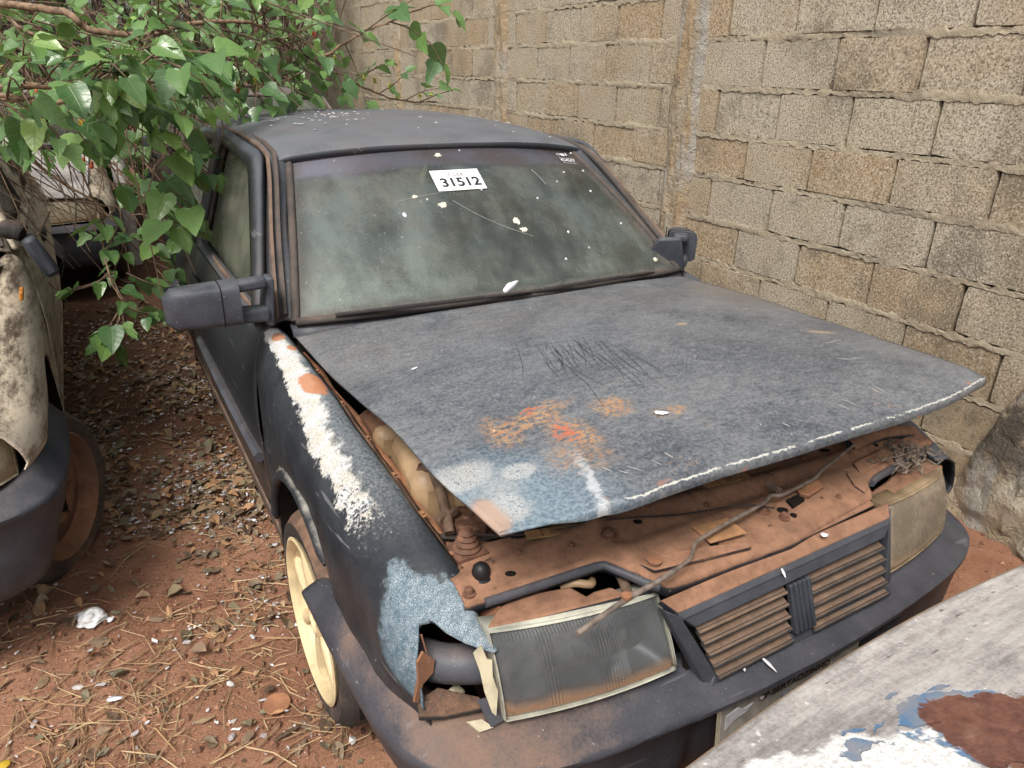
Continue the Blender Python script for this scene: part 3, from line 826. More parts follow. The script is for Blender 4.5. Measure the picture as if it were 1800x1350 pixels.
class MB:
    def __init__(s):
        s.v, s.f = [], []

    def add(s, v, f):
        b = len(s.v)
        s.v += [tuple(map(float, p)) for p in v]
        s.f += [[b + i for i in q] for q in f]
        return s

    def box(s, c, size, rot=None, taper=(1, 1)):
        x, y, z = (q / 2 for q in size)
        P = [Vector((sx * x * (taper[0] if sz > 0 else 1), sy * y * (taper[1] if sz > 0 else 1), sz * z)) for sz in (-1, 1) for sx, sy in ((-1, -1), (1, -1), (1, 1), (-1, 1))]
        if rot is not None:
            if not isinstance(rot, Matrix):
                from mathutils import Euler
                rot = Euler(rot).to_matrix()
            P = [rot @ p for p in P]
        P = [p + Vector(c) for p in P]
        return s.add(P, [(3, 2, 1, 0), (4, 5, 6, 7), (0, 1, 5, 4), (1, 2, 6, 5), (2, 3, 7, 6), (3, 0, 4, 7)])

    def prism(s, poly, z0, z1, top=None):
        """poly (x,y) counter-clockwise; top: optional function giving the top height"""
        n = len(poly)
        lo = [(p[0], p[1], z0(p) if callable(z0) else z0) for p in poly]
        hi = [(p[0], p[1], z1(p) if callable(z1) else z1) for p in poly]
        return s.add(lo + hi, [list(range(n))[::-1], list(range(n, 2 * n))] + [(i, (i + 1) % n, n + (i + 1) % n, n + i) for i in range(n)])

    def slab(s, pts, nrm, t):
        """a planar polygon of 3-D points given a thickness along nrm"""
        n = len(pts)
        nv = Vector(nrm).normalized() * t
        a = [Vector(p) for p in pts]
        return s.add([p - nv for p in a] + a, [list(range(n))[::-1], list(range(n, 2 * n))] + [(i, (i + 1) % n, n + (i + 1) % n, n + i) for i in range(n)])

    def tube(s, P, r, n=8, cap=True, flat=1.0):
        P = [Vector(p) for p in P]
        k = len(P)
        rr = r if hasattr(r, '__len__') else [r] * k
        base = len(s.v)
        t0 = (P[1] - P[0]).normalized()
        a = t0.orthogonal().normalized()
        for i in range(k):
            t = (P[min(i + 1, k - 1)] - P[max(i - 1, 0)]).normalized()
            a = (a - t * a.dot(t)).normalized()
            b = t.cross(a)
            for j in range(n):
                q = 2 * math.pi * j / n
                s.v.append(tuple(P[i] + (a * math.cos(q) + b * math.sin(q) * flat) * rr[i]))
        for i in range(k - 1):
            for j in range(n):
                s.f.append([base + i * n + j, base + i * n + (j + 1) % n, base + (i + 1) * n + (j + 1) % n, base + (i + 1) * n + j])
        if cap:
            s.f.append([base + j for j in range(n)][::-1])
            s.f.append([base + (k - 1) * n + j for j in range(n)])
        return s

    def lathe(s, prof, c, axis='z', n=24, rot=None, cap=True):
        """prof: (radius, offset along the axis)"""
        base = len(s.v)
        for r, h in prof:
            for j in range(n):
                q = 2 * math.pi * j / n
                a, b = r * math.cos(q), r * math.sin(q)
                p = {'z': (a, b, h), 'x': (h, a, b), 'y': (b, h, a)}[axis]
                p = Vector(p)
                if rot is not None:
                    p = rot @ p
                s.v.append(tuple(p + Vector(c)))
        for i in range(len(prof) - 1):
            for j in range(n):
                s.f.append([base + i * n + j, base + i * n + (j + 1) % n, base + (i + 1) * n + (j + 1) % n, base + (i + 1) * n + j])
        if cap and prof[0][0] > 1e-5:
            s.f.append([base + j for j in range(n)][::-1])
        if cap and prof[-1][0] > 1e-5:
            s.f.append([base + (len(prof) - 1) * n + j for j in range(n)])
        return s

    def mesh(s, name):
        me = bpy.data.meshes.new(name)
        me.from_pydata(s.v, [], s.f)
        me.validate()
        bm = bmesh.new()
        bm.from_mesh(me)
        bmesh.ops.remove_doubles(bm, verts=bm.verts, dist=1e-6)
        bmesh.ops.recalc_face_normals(bm, faces=bm.faces)
        bm.to_mesh(me)
        bm.free()
        return me

    def build(s, name, mat, parent=None, smooth=35, bevel=0, sub=0):
        mods = []
        if bevel:
            mods.append(('bevel', bevel))
        if sub:
            mods.append(('sub', sub))
        return link(name, s.mesh(name), mat, parent, smooth, mods)


def thing(name, label, cat, loc=(0, 0, 0), group=None, rotz=0.0):
    o = bpy.data.objects.new(name, None)
    COL.objects.link(o)
    o.location = loc
    o.rotation_euler = (0, 0, rotz)
    o.empty_display_size = 0.1
    tag(o, label, cat, group)
    return o


def tag(o, label=None, cat=None, group=None, kind=None):
    if label:
        o['label'] = label
    if cat:
        o['category'] = cat
    if group:
        o['group'] = group
    if kind:
        o['kind'] = kind
    return o


def text(name, body, size, M4, mat, parent, bold=0.0, sx=1.0, shear=0.0):
    """flat lettering as a mesh; M4 places its x/y plane"""
    c = bpy.data.curves.new(name, 'FONT')
    c.body = body
    c.size = size
    c.align_x = 'CENTER'
    c.align_y = 'CENTER'
    c.offset = bold
    c.shear = shear
    t = bpy.data.objects.new(name, c)
    COL.objects.link(t)
    bpy.context.view_layer.update()
    me = bpy.data.meshes.new_from_object(t.evaluated_get(bpy.context.evaluated_depsgraph_get()))
    bpy.data.objects.remove(t)
    me.transform(M4 @ Matrix.Diagonal((sx, 1, 1, 1)))
    me.name = name
    me.materials.clear()
    return link(name, me, mat, parent, 0)


def frame(o, x, y):
    """matrix with origin o, x axis x and an in-plane axis near y"""
    x = Vector(x).normalized()
    z = x.cross(Vector(y)).normalized()
    y = z.cross(x)
    return Matrix(((x.x, y.x, z.x, o[0]), (x.y, y.y, z.y, o[1]), (x.z, y.z, z.z, o[2]), (0, 0, 0, 1)))


def fbm(p, s=1.0, o=4):
    return mnoise.fractal(Vector(p) * s, 1.0, 2.0, o)


# ------------------------------------------------------------------ ground
def build_ground():
    def axis(a, b, step, far):
        core = list(np.arange(a, b, step))
        lo = [a - d for d in (0.3, 0.8, 1.8, 4, 10, 30, far)][::-1]
        hi = [b + d for d in (0.3, 0.8, 1.8, 4, 10, 30, far)]
        return lo + core + hi
    xs = axis(-2.2, 1.9, 0.035, 120)
    ys = axis(-0.6, 5.2, 0.035, 120)
    G = np.zeros((len(ys), len(xs), 3))
    for i, y in enumerate(ys):
        for j, x in enumerate(xs):
            z = 0.030 * fbm((x, y, 0.3), 1.3) + 0.012 * fbm((x, y, 4.0), 7.0)
            if abs(x) > 6 or y > 9 or y < -4:
                z = 0
            # heap against the pale car's wheel and rise towards the wall
            z += 0.05 * math.exp(-((x + 1.36) ** 2 / 0.05 + (y - 1.55) ** 2 / 0.12))
            z += 0.06 * max(0, min(1, (x - 0.9) / 0.6))
            G[i, j] = (x, y, z - 0.01)
    g = sheet('ground', G, 'soil', smooth=80)
    tag(g, kind='structure')
    return G


def gz(x, y):
    return 0.030 * fbm((x, y, 0.3), 1.3) + 0.012 * fbm((x, y, 4.0), 7.0) - 0.01 + 0.05 * math.exp(-((x + 1.36) ** 2 / 0.05 + (y - 1.55) ** 2 / 0.12)) + 0.06 * max(0, min(1, (x - 0.9) / 0.6))


build_ground()

# ------------------------------------------------------------------ block wall
WX = 1.57            # face of the wall
PILLARS = [0.22, 2.19, 4.07, 6.00]


def build_wall():
    wall = thing('block_wall', 'rough tan concrete block wall with thick mortar joints behind the dark car', 'wall', (WX, 3.2, 0))
    wall.location = (0, 0, 0)
    rng = random.Random(5)
    core = MB().box((WX + 0.095, 4.83, 1.10), (0.13, 12.3, 2.62))
    core.build('joint_core', 'core', wall, 0)
    # block meshes: chipped rectangular faces
    variants = []
    for k in range(9):
        r2 = random.Random(50 + k)
        loop = []
        nseg = 5
        for e in range(4):
            for i in range(nseg):
                t = i / nseg
                a = (-0.5 + t, -0.5) if e == 0 else (0.5, -0.5 + t) if e == 1 else (0.5 - t, 0.5) if e == 2 else (-0.5, 0.5 - t)
                j = 0.016 if i else r2.choice([0.015, 0.02, 0.05])
                loop.append((a[0] * (1 - r2.random() * j), a[1] * (1 - r2.random() * j * 2.2)))
        n = len(loop)
        v = [(0.0 + r2.uniform(-.03, .03) * 0, p[0] * 0.985, p[1] * 0.968) for p in loop] + [(0.30, p[0], p[1]) for p in loop] + [(1.0, p[0], p[1]) for p in loop]
        f = [list(range(n))]
        for a, b in ((0, n), (n, 2 * n)):
            f += [(a + i, b + i, b + (i + 1) % n, a + (i + 1) % n) for i in range(n)]
        me = bpy.data.meshes.new('block')
        me.from_pydata([(q[0], q[1], q[2]) for q in v], [], f)
        bm = bmesh.new()
        bm.from_mesh(me)
        bmesh.ops.recalc_face_normals(bm, faces=bm.faces)
        bm.to_mesh(me)
        bm.free()
        me.materials.append(MT['block'])
        variants.append(me)
    spans = []
    edges = [-1.35] + [p for c in PILLARS for p in (c - 0.06, c + 0.06)] + [11.0]
    for i in range(0, len(edges), 2):
        spans.append((edges[i], edges[i + 1]))
    rows = [(-0.11 + 0.20 * k) for k in range(12)]
    rows = rows[1:]
    drift = [rng.uniform(-0.006, 0.006) for _ in rows]
    nb = 0
    farb = MB()
    for k, z0 in enumerate(rows):
        z0 += drift[k]
        h = 0.20 - 0.016 + (drift[k + 1] - drift[k] if k < len(rows) - 1 else 0)
        for a, b in spans:
            y = b - (0.0 if k % 2 else 0.18) + rng.uniform(-0.10, 0.06)
            cuts = [b]
            while y > a + 0.07:
                cuts.append(y)
                y -= 0.365 + rng.uniform(-0.02, 0.02)
            cuts.append(a)
            cuts = [c for i, c in enumerate(cuts) if i == 0 or cuts[i - 1] - c > 0.06 or i == len(cuts) - 1]
            for hi, lo in zip(cuts[:-1], cuts[1:]):
                if hi - lo < 0.04:
                    continue
                if lo > 6.9:
                    farb.box((WX + 0.024, (hi + lo) / 2, z0 + 0.008 + h / 2), (0.05, hi - lo - 0.008, h))
                    continue
                o = bpy.data.objects.new('block', variants[rng.randrange(9)])
                COL.objects.link(o)
                o.parent = wall
                o.location = (WX + rng.uniform(-0.004, 0.005), (hi + lo) / 2, z0 + 0.008 + h / 2)
                o.scale = (0.05, (hi - lo) - rng.uniform(0.004, 0.009), h)
                o.rotation_euler = (rng.uniform(-0.006, 0.006), 0, rng.uniform(-0.006, 0.006))
                nb += 1
    tag(farb.build('far_blocks', 'block', wall, 0), kind='stuff')
    # squeezed-out bed mortar, one ragged ridge per course
    for k, z0 in enumerate(rows[1:], 1):
        z0 += drift[k]
        N = 1900
        G = np.zeros((7, N, 3))
        for j in range(N):
            y = -0.45 + 11.4 * (j / (N - 1)) ** 1.35
            big = fbm((y * 2.2, k * 3.1, 0), 1.0, 3)
            w = 0.0125 + 0.007 * big + 0.010 * max(0, fbm((y, k * 7.7, 2), 11.0, 2))
            dz = 0.005 * fbm((y * 3, k * 5.5, 9), 1.0, 2)
            pr = 0.0010 + 0.0040 * fbm((y, k * 1.7, 5), 16.0, 3) + 0.003 * big
            ju = 0.010 * fbm((y, k, 31), 26.0, 3)
            jl = 0.010 * fbm((y, k, 47), 26.0, 3)
            for i, (a, q) in enumerate(((-1, -0.02), (-0.97, 0.0), (-0.5, pr * 0.8), (0.05, pr), (0.5, pr * 0.7), (0.97, 0.0), (1, -0.02))):
                ww = max(0.007, w)
                G[i, j] = (WX - q - 0.003 * fbm((y, i * .7, k), 40.0, 2) * (1 if abs(a) < 0.9 else 0), y, z0 + dz + a * ww + (ju if a > 0 else jl) * abs(a))
        sheet('mortar_bed', G, 'mortar', wall, smooth=60)
    # smeared mortar in some upright joints is left as a dark gap; ragged cast pillars:
    for c in PILLARS:
        G = np.zeros((160, 21, 3))
        flare = c == PILLARS[0]
        for i in range(160):
            z = -0.1 + 2.45 * i / 159
            wl = 0.095 + 0.026 * fbm((c, z, 1), 2.4) + 0.008 * fbm((c, z, 8), 12)
            wr = 0.095 + 0.026 * fbm((c, z, 21), 2.4) + 0.008 * fbm((c, z, 28), 12)
            if flare:
                s = max(0.0, 0.72 - z) / 0.72
                s = s ** 0.55
                wl += 0.24 * s
                wr += 0.12 * s
            for j in range(21):
                t = j / 20 * 2 - 1
                prof = (1 - abs(t) ** 5)
                d = (0.026 + 0.012 * fbm((t * 0.6, z, c), 3.0) + 0.006 * fbm((t, z, c), 14.0) + (0.055 * s if flare else 0)) * prof - 0.02 * (abs(t) > 0.99)
                if flare:
                    d += 0.05 * s * fbm((t, z, 4), 4.0) + 0.03 * s * fbm((t, z, 14), 12.0)
                y = c + (t * wl if t > 0 else t * wr) * 1.0
                G[i, j] = (WX - d, y, z)
        sheet('pillar', G, 'pillar', wall, smooth=60)
    # ragged foundation skirt below the first courses
    N = 220
    G = np.zeros((9, N, 3))
    for j in range(N):
        y = -1.3 + 9.6 * j / (N - 1)
        for i in range(9):
            z = -0.12 + 0.040 * i + (0.03 * fbm((y, 0, 7), 3.0) if i > 6 else 0)
            d = 0.03 + 0.05 * (1 - i / 8) + 0.03 * fbm((y, z, 3), 3.5) + 0.012 * fbm((y, z, 3), 14)
            if i == 8:
                d = -0.02
            G[i, j] = (WX - d, y, z)
    sheet('foundation_skirt', G, 'pillar', wall, smooth=60)
    return wall


build_wall()


# ------------------------------------------------------------------ cars
AY, AZ, AR = 0.78, 0.306, 0.335          # front arch
RY = 3.12                                # rear axle
TI = np.array([[0.10, .612, .700], [0.141, .620, .712], [0.257, .620, .752], [0.421, .634, .790], [0.629, .648, .832], [0.884, .667, .880], [1.175, .690, .922]])


def ti(y):
    return np.interp(y, TI[:, 0], TI[:, 1]), np.interp(y, TI[:, 0], TI[:, 2])


def arch_z(y, base):
    d = abs(y - AY)
    if d < AR:
        return max(base, AZ + math.sqrt(AR * AR - d * d))
    return base


def fender_sheet(sx, damaged, name, mat, parent):
    ns, nt = 96, 30
    G = np.zeros((nt, ns, 3))
    for a in range(ns):
        s = a / (ns - 1)
        for b in range(nt):
            t = b / (nt - 1)
            yf = 0.125
            if damaged:
                yf = float(np.interp(t, [0, .04, .08, .13, .18, .225, .29, .45, 1], [.130, .102, .104, .135, .178, .212, .185, .150, .140]))
            else:
                yf = float(np.interp(t, [0, .4, 1], [.12, .13, .13]))
            y = 1.170 + (yf - 1.170) * s
            xi, zi = ti(y)
            zb = arch_z(y, 0.26 if y > AY else (0.53 if damaged else 0.575))
            side = 0.770 - 0.05 * max(0, (0.30 - y) / 0.18) ** 1.5 - 0.012 * max(0, (y - 0.95) / 0.22)
            z1 = zi - 0.10
            P = [(xi - 0.012, zi - 0.016), (xi + 0.001, zi), (xi + 0.030, zi - 0.008), (xi + (side - xi) * 0.68, zi - 0.032), (side - 0.008, z1 + 0.02), (side, z1 - 0.04 if z1 - .04 > zb + .02 else (z1 + zb) / 2),
                 (side - 0.001, zb + (z1 - zb) * 0.45), (side - 0.006, zb + (z1 - zb) * 0.18), (side - 0.010, zb)]
            tt = [0, .05, .13, .24, .36, .48, .65, .85, 1.0]
            x = np.interp(t, tt, [p[0] for p in P])
            z = np.interp(t, tt, [p[1] for p in P])
            if damaged:
                x += 0.006 * fbm((y, z, 2), 5.0)
                if s > 0.8 and t < 0.2:
                    z -= 0.018 * ((s - 0.8) / 0.2) ** 2
                if 0.25 < t < 0.8:
                    x -= 0.014 * math.exp(-((y - 0.33) / 0.10) ** 2)
            G[b, a] = (sx * x, y, z)
    # smooth the polygonal section a little
    for _ in range(3):
        H = G.copy()
        H[1:-1] = 0.25 * G[:-2] + 0.5 * G[1:-1] + 0.25 * G[2:]
        H[:, -1] = G[:, -1]
        G = H
    return sheet(name, G, mat, parent, 0.004, flip=sx < 0)


def door_section(y):
    bz = 0.918
    return [(0.700, bz), (0.716, bz - 0.012), (0.744, bz - 0.06), (0.766, 0.76), (0.772, 0.64), (0.768, 0.58), (0.764, 0.46), (0.752, 0.36), (0.735, 0.30)]


def side_sheet(name, sx, y0, y1, mat, parent, bot=None, ny=30):
    G = np.zeros((24, ny, 3))
    for a in range(ny):
        y = y0 + (y1 - y0) * a / (ny - 1)
        P = np.array(cr(door_section(y), 24))
        pinch = 1 - 0.05 * max(0, (y - 3.0) / 0.6) ** 2 - 0.010 * max(0, (1.35 - y) / 0.2)
        for b in range(24):
            z = P[b, 1]
            if bot:
                zb = bot(y)
                z = zb + (z - 0.30) / 0.618 * (0.918 - zb)
            G[b, a] = (sx * P[b, 0] * pinch, y, z)
    return sheet(name, G, mat, parent, 0.004, flip=sx > 0)


def ring_loop(c, n=12, r=0.05):
    """rounded polygon through four 3-D corners"""
    c = [np.array(p, float) for p in c]
    out = []
    k = len(c)
    for i in range(k):
        a, b, d = c[i - 1], c[i], c[(i + 1) % k]
        u = (a - b) / np.linalg.norm(a - b)
        v = (d - b) / np.linalg.norm(d - b)
        p, q = b + u * r, b + v * r
        for t in np.linspace(0, 1, n):
            out.append((1 - t) ** 2 * p + 2 * t * (1 - t) * b + t * t * q)
    return np.array(out)


def window(sx, outer, inner, ro, ri, parent, frame_mat, glass_mat, frame_name='window_frame', thick=0.02, seal=True):
    S = np.array([sx, 1, 1])
    Lo, Li = ring_loop(outer, 10, ro) * S, ring_loop(inner, 10, ri) * S
    G = np.stack([np.vstack([L, L[:1]]) for L in (Lo, Lo * .5 + Li * .5 + np.array([sx * 0.006, 0, 0.002]), Li)], 0)
    fr = sheet(frame_name, G, frame_mat, parent, thick, flip=sx < 0)
    n = len(Li)
    cen = Li.mean(0)
    off = np.array([-sx * 0.012, 0, 0])
    v = [tuple(cen + off + np.array([sx * 0.012, 0, 0]))] + [tuple(p + off) for p in (cen + (Li - cen) * 0.6 + np.array([sx * 0.008, 0, 0]))] + [tuple(p + off) for p in (cen + (Li - cen) * 1.03)]
    f = [(0, 1 + i, 1 + (i + 1) % n) for i in range(n)] + [(1 + i, 1 + n + i, 1 + n + (i + 1) % n, 1 + (i + 1) % n) for i in range(n)]
    gl = MB().add(v, f).build('window_glass', glass_mat, parent, 80)
    if seal:
        MB().tube([tuple(p) for p in np.vstack([Li, Li[:1]])], 0.008, 6, False).build('window_seal', 'seal', parent, 60)
    return fr, gl


def wheel(parent, x, y, z, mat_t, mat_r, sx, r=0.272, steer=0.0, spokes=7, name='wheel', flatten=0.0, steel=False):
    w = bpy.data.objects.new(name, None)
    COL.objects.link(w)
    w.parent = parent
    w.location = (x, y, z)
    w.rotation_euler = (0, 0, steer)
    hw = 0.075
    prof = [(r * 0.73, -hw), (r * 0.78, -hw - 0.006), (r * 0.90, -hw - 0.010), (r * 0.965, -hw + 0.006), (r * 0.995, -hw + 0.022), (r, -0.03), (r, -0.012), (r * 0.985, -0.010),
            (r * 0.985, -0.004), (r, -0.002), (r, 0.02), (r, 0.03), (r * 0.995, hw - 0.022), (r * 0.965, hw - 0.006), (r * 0.90, hw + 0.010), (r * 0.78, hw + 0.006), (r * 0.73, hw)]
    mb = MB().lathe([(a, sx * b) for a, b in prof], (0, 0, 0), 'x', 56, cap=False)
    # tread blocks: shoulder grooves
    V = []
    for i, p in enumerate(mb.v):
        p = Vector(p)
        if flatten and p.z < -r + flatten:
            k = (-r + flatten - p.z)
            p.z = -r + flatten
            p.x += (0.35 * k) * (1 if p.x > 0 else -1)
        V.append(tuple(p))
    mb.v = V
    mb.build('tyre', mat_t, w, 40)
    rr = r * 0.735
    o = sx
    if steel:
        prof = [(rr, 0.0), (rr, 0.07 * o), (rr * 1.03, 0.080 * o), (rr * 1.0, 0.084 * o), (rr * 0.95, 0.070 * o), (rr * 0.90, 0.045 * o), (rr * 0.80, 0.035 * o), (rr * 0.62, 0.050 * o), (rr * 0.45, 0.056 * o), (rr * 0.34, 0.040 * o), (rr * 0.22, 0.042 * o), (rr * 0.18, 0.062 * o), (0.0, 0.064 * o)]
        rm = MB().lathe(prof, (0, 0, 0), 'x', 40, cap=False)
        for k in range(4):
            a = k * math.pi / 2 + 0.4
            rm.lathe([(0.013, 0.03 * o), (0.013, 0.066 * o), (0.009, 0.070 * o), (0, 0.070 * o)], (0, math.cos(a) * rr * .34, math.sin(a) * rr * .34), 'x', 8)
        rm.build('rim', mat_r, w, 40)
    else:
        MB().lathe([(rr * 0.925, -0.07 * o), (rr * 0.925, 0.045 * o)], (0, 0, 0), 'x', 48, cap=False).build('rim_barrel', 'cap', w, 40)
        prof = [(rr * 0.93, 0.035 * o), (rr * 0.935, 0.05 * o), (rr * 0.955, 0.074 * o), (rr * 1.03, 0.080 * o), (rr * 1.05, 0.087 * o), (rr * 1.01, 0.090 * o), (rr * 0.965, 0.082 * o), (rr * 0.95, 0.068 * o), (rr * 0.90, 0.055 * o), (rr * 0.90, 0.040 * o)]
        rm = MB().lathe(prof, (0, 0, 0), 'x', 48, cap=False).build('rim', mat_r, w, 40)
        for k in range(spokes):
            a = 2 * math.pi * k / spokes + 0.25
            ca, sa = math.cos(a), math.sin(a)
            m = MB()
            rows = []
            for rad, wd, dp, th in ((0.030, 0.018, 0.072, 0.03), (0.065, 0.012, 0.076, 0.026), (0.12, 0.011, 0.078, 0.022), (0.165, 0.014, 0.076, 0.02), (rr * 0.955, 0.024, 0.072, 0.02)):
                row = []
                for q, d in ((-1, dp - th), (-1, dp - 0.006), (-0.5, dp), (0.5, dp), (1, dp - 0.006), (1, dp - th)):
                    u = q * wd
                    row.append((d * o, ca * rad - sa * u, sa * rad + ca * u))
                rows.append(row)
            n = 6
            v = [p for rw in rows for p in rw]
            f = []
            for i in range(len(rows) - 1):
                for j in range(n):
                    f.append((i * n + j, i * n + (j + 1) % n, (i + 1) * n + (j + 1) % n, (i + 1) * n + j))
            m.add(v, f).build('spoke', mat_r, w, 50)
        MB().lathe([(0.055, 0.02 * o), (0.055, 0.068 * o), (0.045, 0.078 * o), (0.036, 0.079 * o), (0.033, 0.070 * o), (0, 0.068 * o)], (0, 0, 0), 'x', 24).build('hub', mat_r, w, 40)
        MB().lathe([(0.16, -0.03 * o), (0.16, -0.01 * o), (0.05, 0.0), (0, 0.0)], (0, 0, 0), 'x', 28).build('brake_disc', 'void', w, 40)
    return w


BUMP_PATH = [(-.735, .655), (-.742, .45), (-.735, .27), (-.708, .155), (-.64, .090), (-.5, .048), (-.25, .022), (0, .014), (.25, .022), (.5, .048), (.64, .090), (.708, .155), (.735, .27), (.742, .45), (.735, .655)]


def bumper_sheet(name, mat, parent, damaged=False, rear=False):
    path = cr(BUMP_PATH, 141)
    G = np.zeros((15, 141, 3))
    tv = np.gradient(path, axis=0)
    for i in range(141):
        t = tv[i] / np.linalg.norm(tv[i])
        nrm = np.array([t[1], -t[0]])
        x, y = path[i]
        low = float(np.interp(abs(x), [0.25, 0.29], [0.022, 0.058])) if y < 0.1 else 0.058
        sec = [(-.085, .490), (-.075, .518), (-.045, .531), (-.006, .532), (.014, .520), (.058, .507), (.066, .501), (.066, .491), (low + .004, .485), (low, .478), (low - .006, .40), (low - .012, .31), (low - .03, .262), (-.03, .240), (-.07, .236)]
        side = min(1.0, max(0.0, (y - 0.07) / 0.16))
        side = side * side * (3 - 2 * side)
        flank = [(-.06, .50), (-.035, .535), (-.012, .556), (.000, .560), (.008, .556), (.050, .500), (.056, .488), (.056, .470), (.048, .455), (.044, .440), (.032, .39), (.012, .34), (-.01, .30), (-.04, .28), (-.07, .275)]
        end = max(0, (y - 0.36) / 0.30) ** 1.4
        for k, (d, z) in enumerate(sec):
            d = d * (1 - side) + flank[k][0] * side
            zz = z * (1 - side) + flank[k][1] * side
            if damaged and x < 0:
                d += 0.012 * end
                zz -= 0.060 * end
                lim = 0.556 - 0.060 * end
                zz = lim - (lim - zz) * (1 - 0.62 * end)
                zz += 0.004 * fbm((y, x, k), 6)
            q = path[i] + nrm * d
            p = (q[0], q[1], zz)
            if rear:
                p = (q[0], 3.60 - q[1], zz)
            G[k, i] = p
    return sheet(name, G, mat, parent, 0.005, flip=not rear)


def lamp(name, sx, parent, it, ot, ib, ob, lens, wrap=0.0):
    """rectangular headlamp: housing, reflector, lens and rim"""
    it, ot, ib, ob = (np.array(p) * np.array([sx, 1, 1]) for p in (it, ot, ib, ob))
    e = bpy.data.objects.new(name, None)
    COL.objects.link(e)
    e.parent = parent

    def q(u, v):                       # u 0 inner .. 1 outer, v 0 bottom .. 1 top
        p = (ib * (1 - u) + ob * u) * (1 - v) + (it * (1 - u) + ot * u) * v
        p = p + np.array([0, -0.012 * 4 * u * (1 - u) - 0.008 * 4 * v * (1 - v), 0])
        if wrap and u > 0.75:
            k = (u - 0.75) / 0.25
            p = p + np.array([0, wrap * k * k, 0])
        return p
    bev = 0.035
    us = np.linspace(0, 1, 25)
    vs = np.linspace(0, 1, 13)
    G = np.array([[q(u, v) for u in us] for v in vs])
    # pull the border back for the bevelled lens edge
    for i in range(13):
        for j in range(25):
            d = min(us[j], 1 - us[j]) * 0.32, min(vs[i], 1 - vs[i]) * 0.14
            dd = min(d)
            if dd < 0.012:
                G[i, j, 1] += 0.010 * (1 - dd / 0.012)
    sheet('lens', G, lens, e, 0.0, flip=sx < 0, smooth=30)
    # rim band round the lens
    m = MB()
    loop = [q(u, 0) for u in us] + [q(1, v) for v in vs[1:]] + [q(u, 1) for u in us[::-1][1:]] + [q(0, v) for v in vs[::-1][1:-1]]
    loop = np.array(loop)
    cen = loop.mean(0)
    out = cen + (loop - cen) * np.array([1.016, 1, 1.034])
    A = np.stack([np.vstack([L, L[:1]]) for L in (loop + [0, 0.008, 0], loop * .5 + out * .5 + [0, 0.002, 0], out + [0, 0.008, 0], out + [0, 0.045, 0.0])], 0)
    sheet('rim', A, {'lens': 'lenstop', 'lens2': 'rimbrown'}.get(lens, 'lensrim'), e, 0.003, flip=sx > 0)
    # reflector bowl
    B = np.zeros((13, 25, 3))
    for i in range(13):
        for j in range(25):
            u, v = us[j], vs[i]
            d = 0.012 + 0.10 * (1 - (2 * u - 1) ** 4) * (1 - (2 * v - 1) ** 4)
            B[i, j] = cen + (q(u, v) - cen) * np.array([0.97, 1, 0.95]) + np.array([0, d, 0])
    sheet('reflector', B, 'reflector', e, 0.0)
    MB().lathe([(0.0, -0.045), (0.012, -0.04), (0.014, 0.0), (0.014, 0.05)], tuple(cen + [0, 0.055, 0]), 'y', 12).build('bulb', 'reflector', e, 40)
    return e


def mirror(name, sx, parent, mat):
    e = bpy.data.objects.new(name, None)
    COL.objects.link(e)
    e.parent = parent
    # shell: rounded block, thinner towards the outside
    m = MB()
    nx = 9
    rows = []
    for i in range(nx):
        t = i / (nx - 1)
        x = -0.785 - 0.165 * t
        hz = 0.052 * (1 - 0.10 * t) * (1 - max(0, (t - 0.86) / 0.14) ** 2 * 0.35)
        hy = 0.045 * (1 - 0.15 * t) * (1 - max(0, (t - 0.80) / 0.20) ** 2 * 0.55)
        cz = 1.013 - 0.006 * t
        row = []
        for k in range(20):
            a = 2 * math.pi * k / 20
            c, s = math.cos(a), math.sin(a)
            c = math.copysign(abs(c) ** 0.38, c)
            s = math.copysign(abs(s) ** 0.38, s)
            row.append((sx * -x, 1.115 + hy * c + 0.012 * t, cz + hz * s))
        rows.append(row)
    v = [p for r_ in rows for p in r_]
    f = []
    for i in range(nx - 1):
        for k in range(20):
            f.append((i * 20 + k, i * 20 + (k + 1) % 20, (i + 1) * 20 + (k + 1) % 20, (i + 1) * 20 + k))
    f.append(list(range(20)))
    f.append(list(range((nx - 1) * 20, nx * 20)))
    m.add(v, f).build('shell', mat, e, 50)
    MB().tube([(p[0], 1.115 + (p[1] - 1.115) * 1.012, 1.013 + (p[2] - 1.013) * 1.012) for p in rows[2] + rows[2][:1]], .0014, 4, False).build('seam', 'void', e, 0)
    # two arms and the sail-shaped foot
    MB().box((sx * 0.757, 1.122, 1.050), (0.085, 0.048, 0.026), (0, sx * 0.06, 0)).build('arm', mat, e, 40, 0.008)
    MB().box((sx * 0.757, 1.122, 0.974), (0.085, 0.055, 0.034), (0, -sx * 0.04, 0)).build('arm', mat, e, 40, 0.008)
    b = MB()
    b.slab([(sx * 0.728, 1.10, 0.945), (sx * 0.728, 1.20, 0.945), (sx * 0.712, 1.215, 1.01), (sx * 0.706, 1.19, 1.056), (sx * 0.714, 1.12, 1.062)], (sx, 0, 0.25), 0.022)
    b.build('foot', mat, e, 40, 0.006)
    g = MB()
    g.box((sx * 0.868, 1.168, 1.012), (0.140, 0.004, 0.080))
    g.build('mirror_glass', 'black', e, 30)
    return e


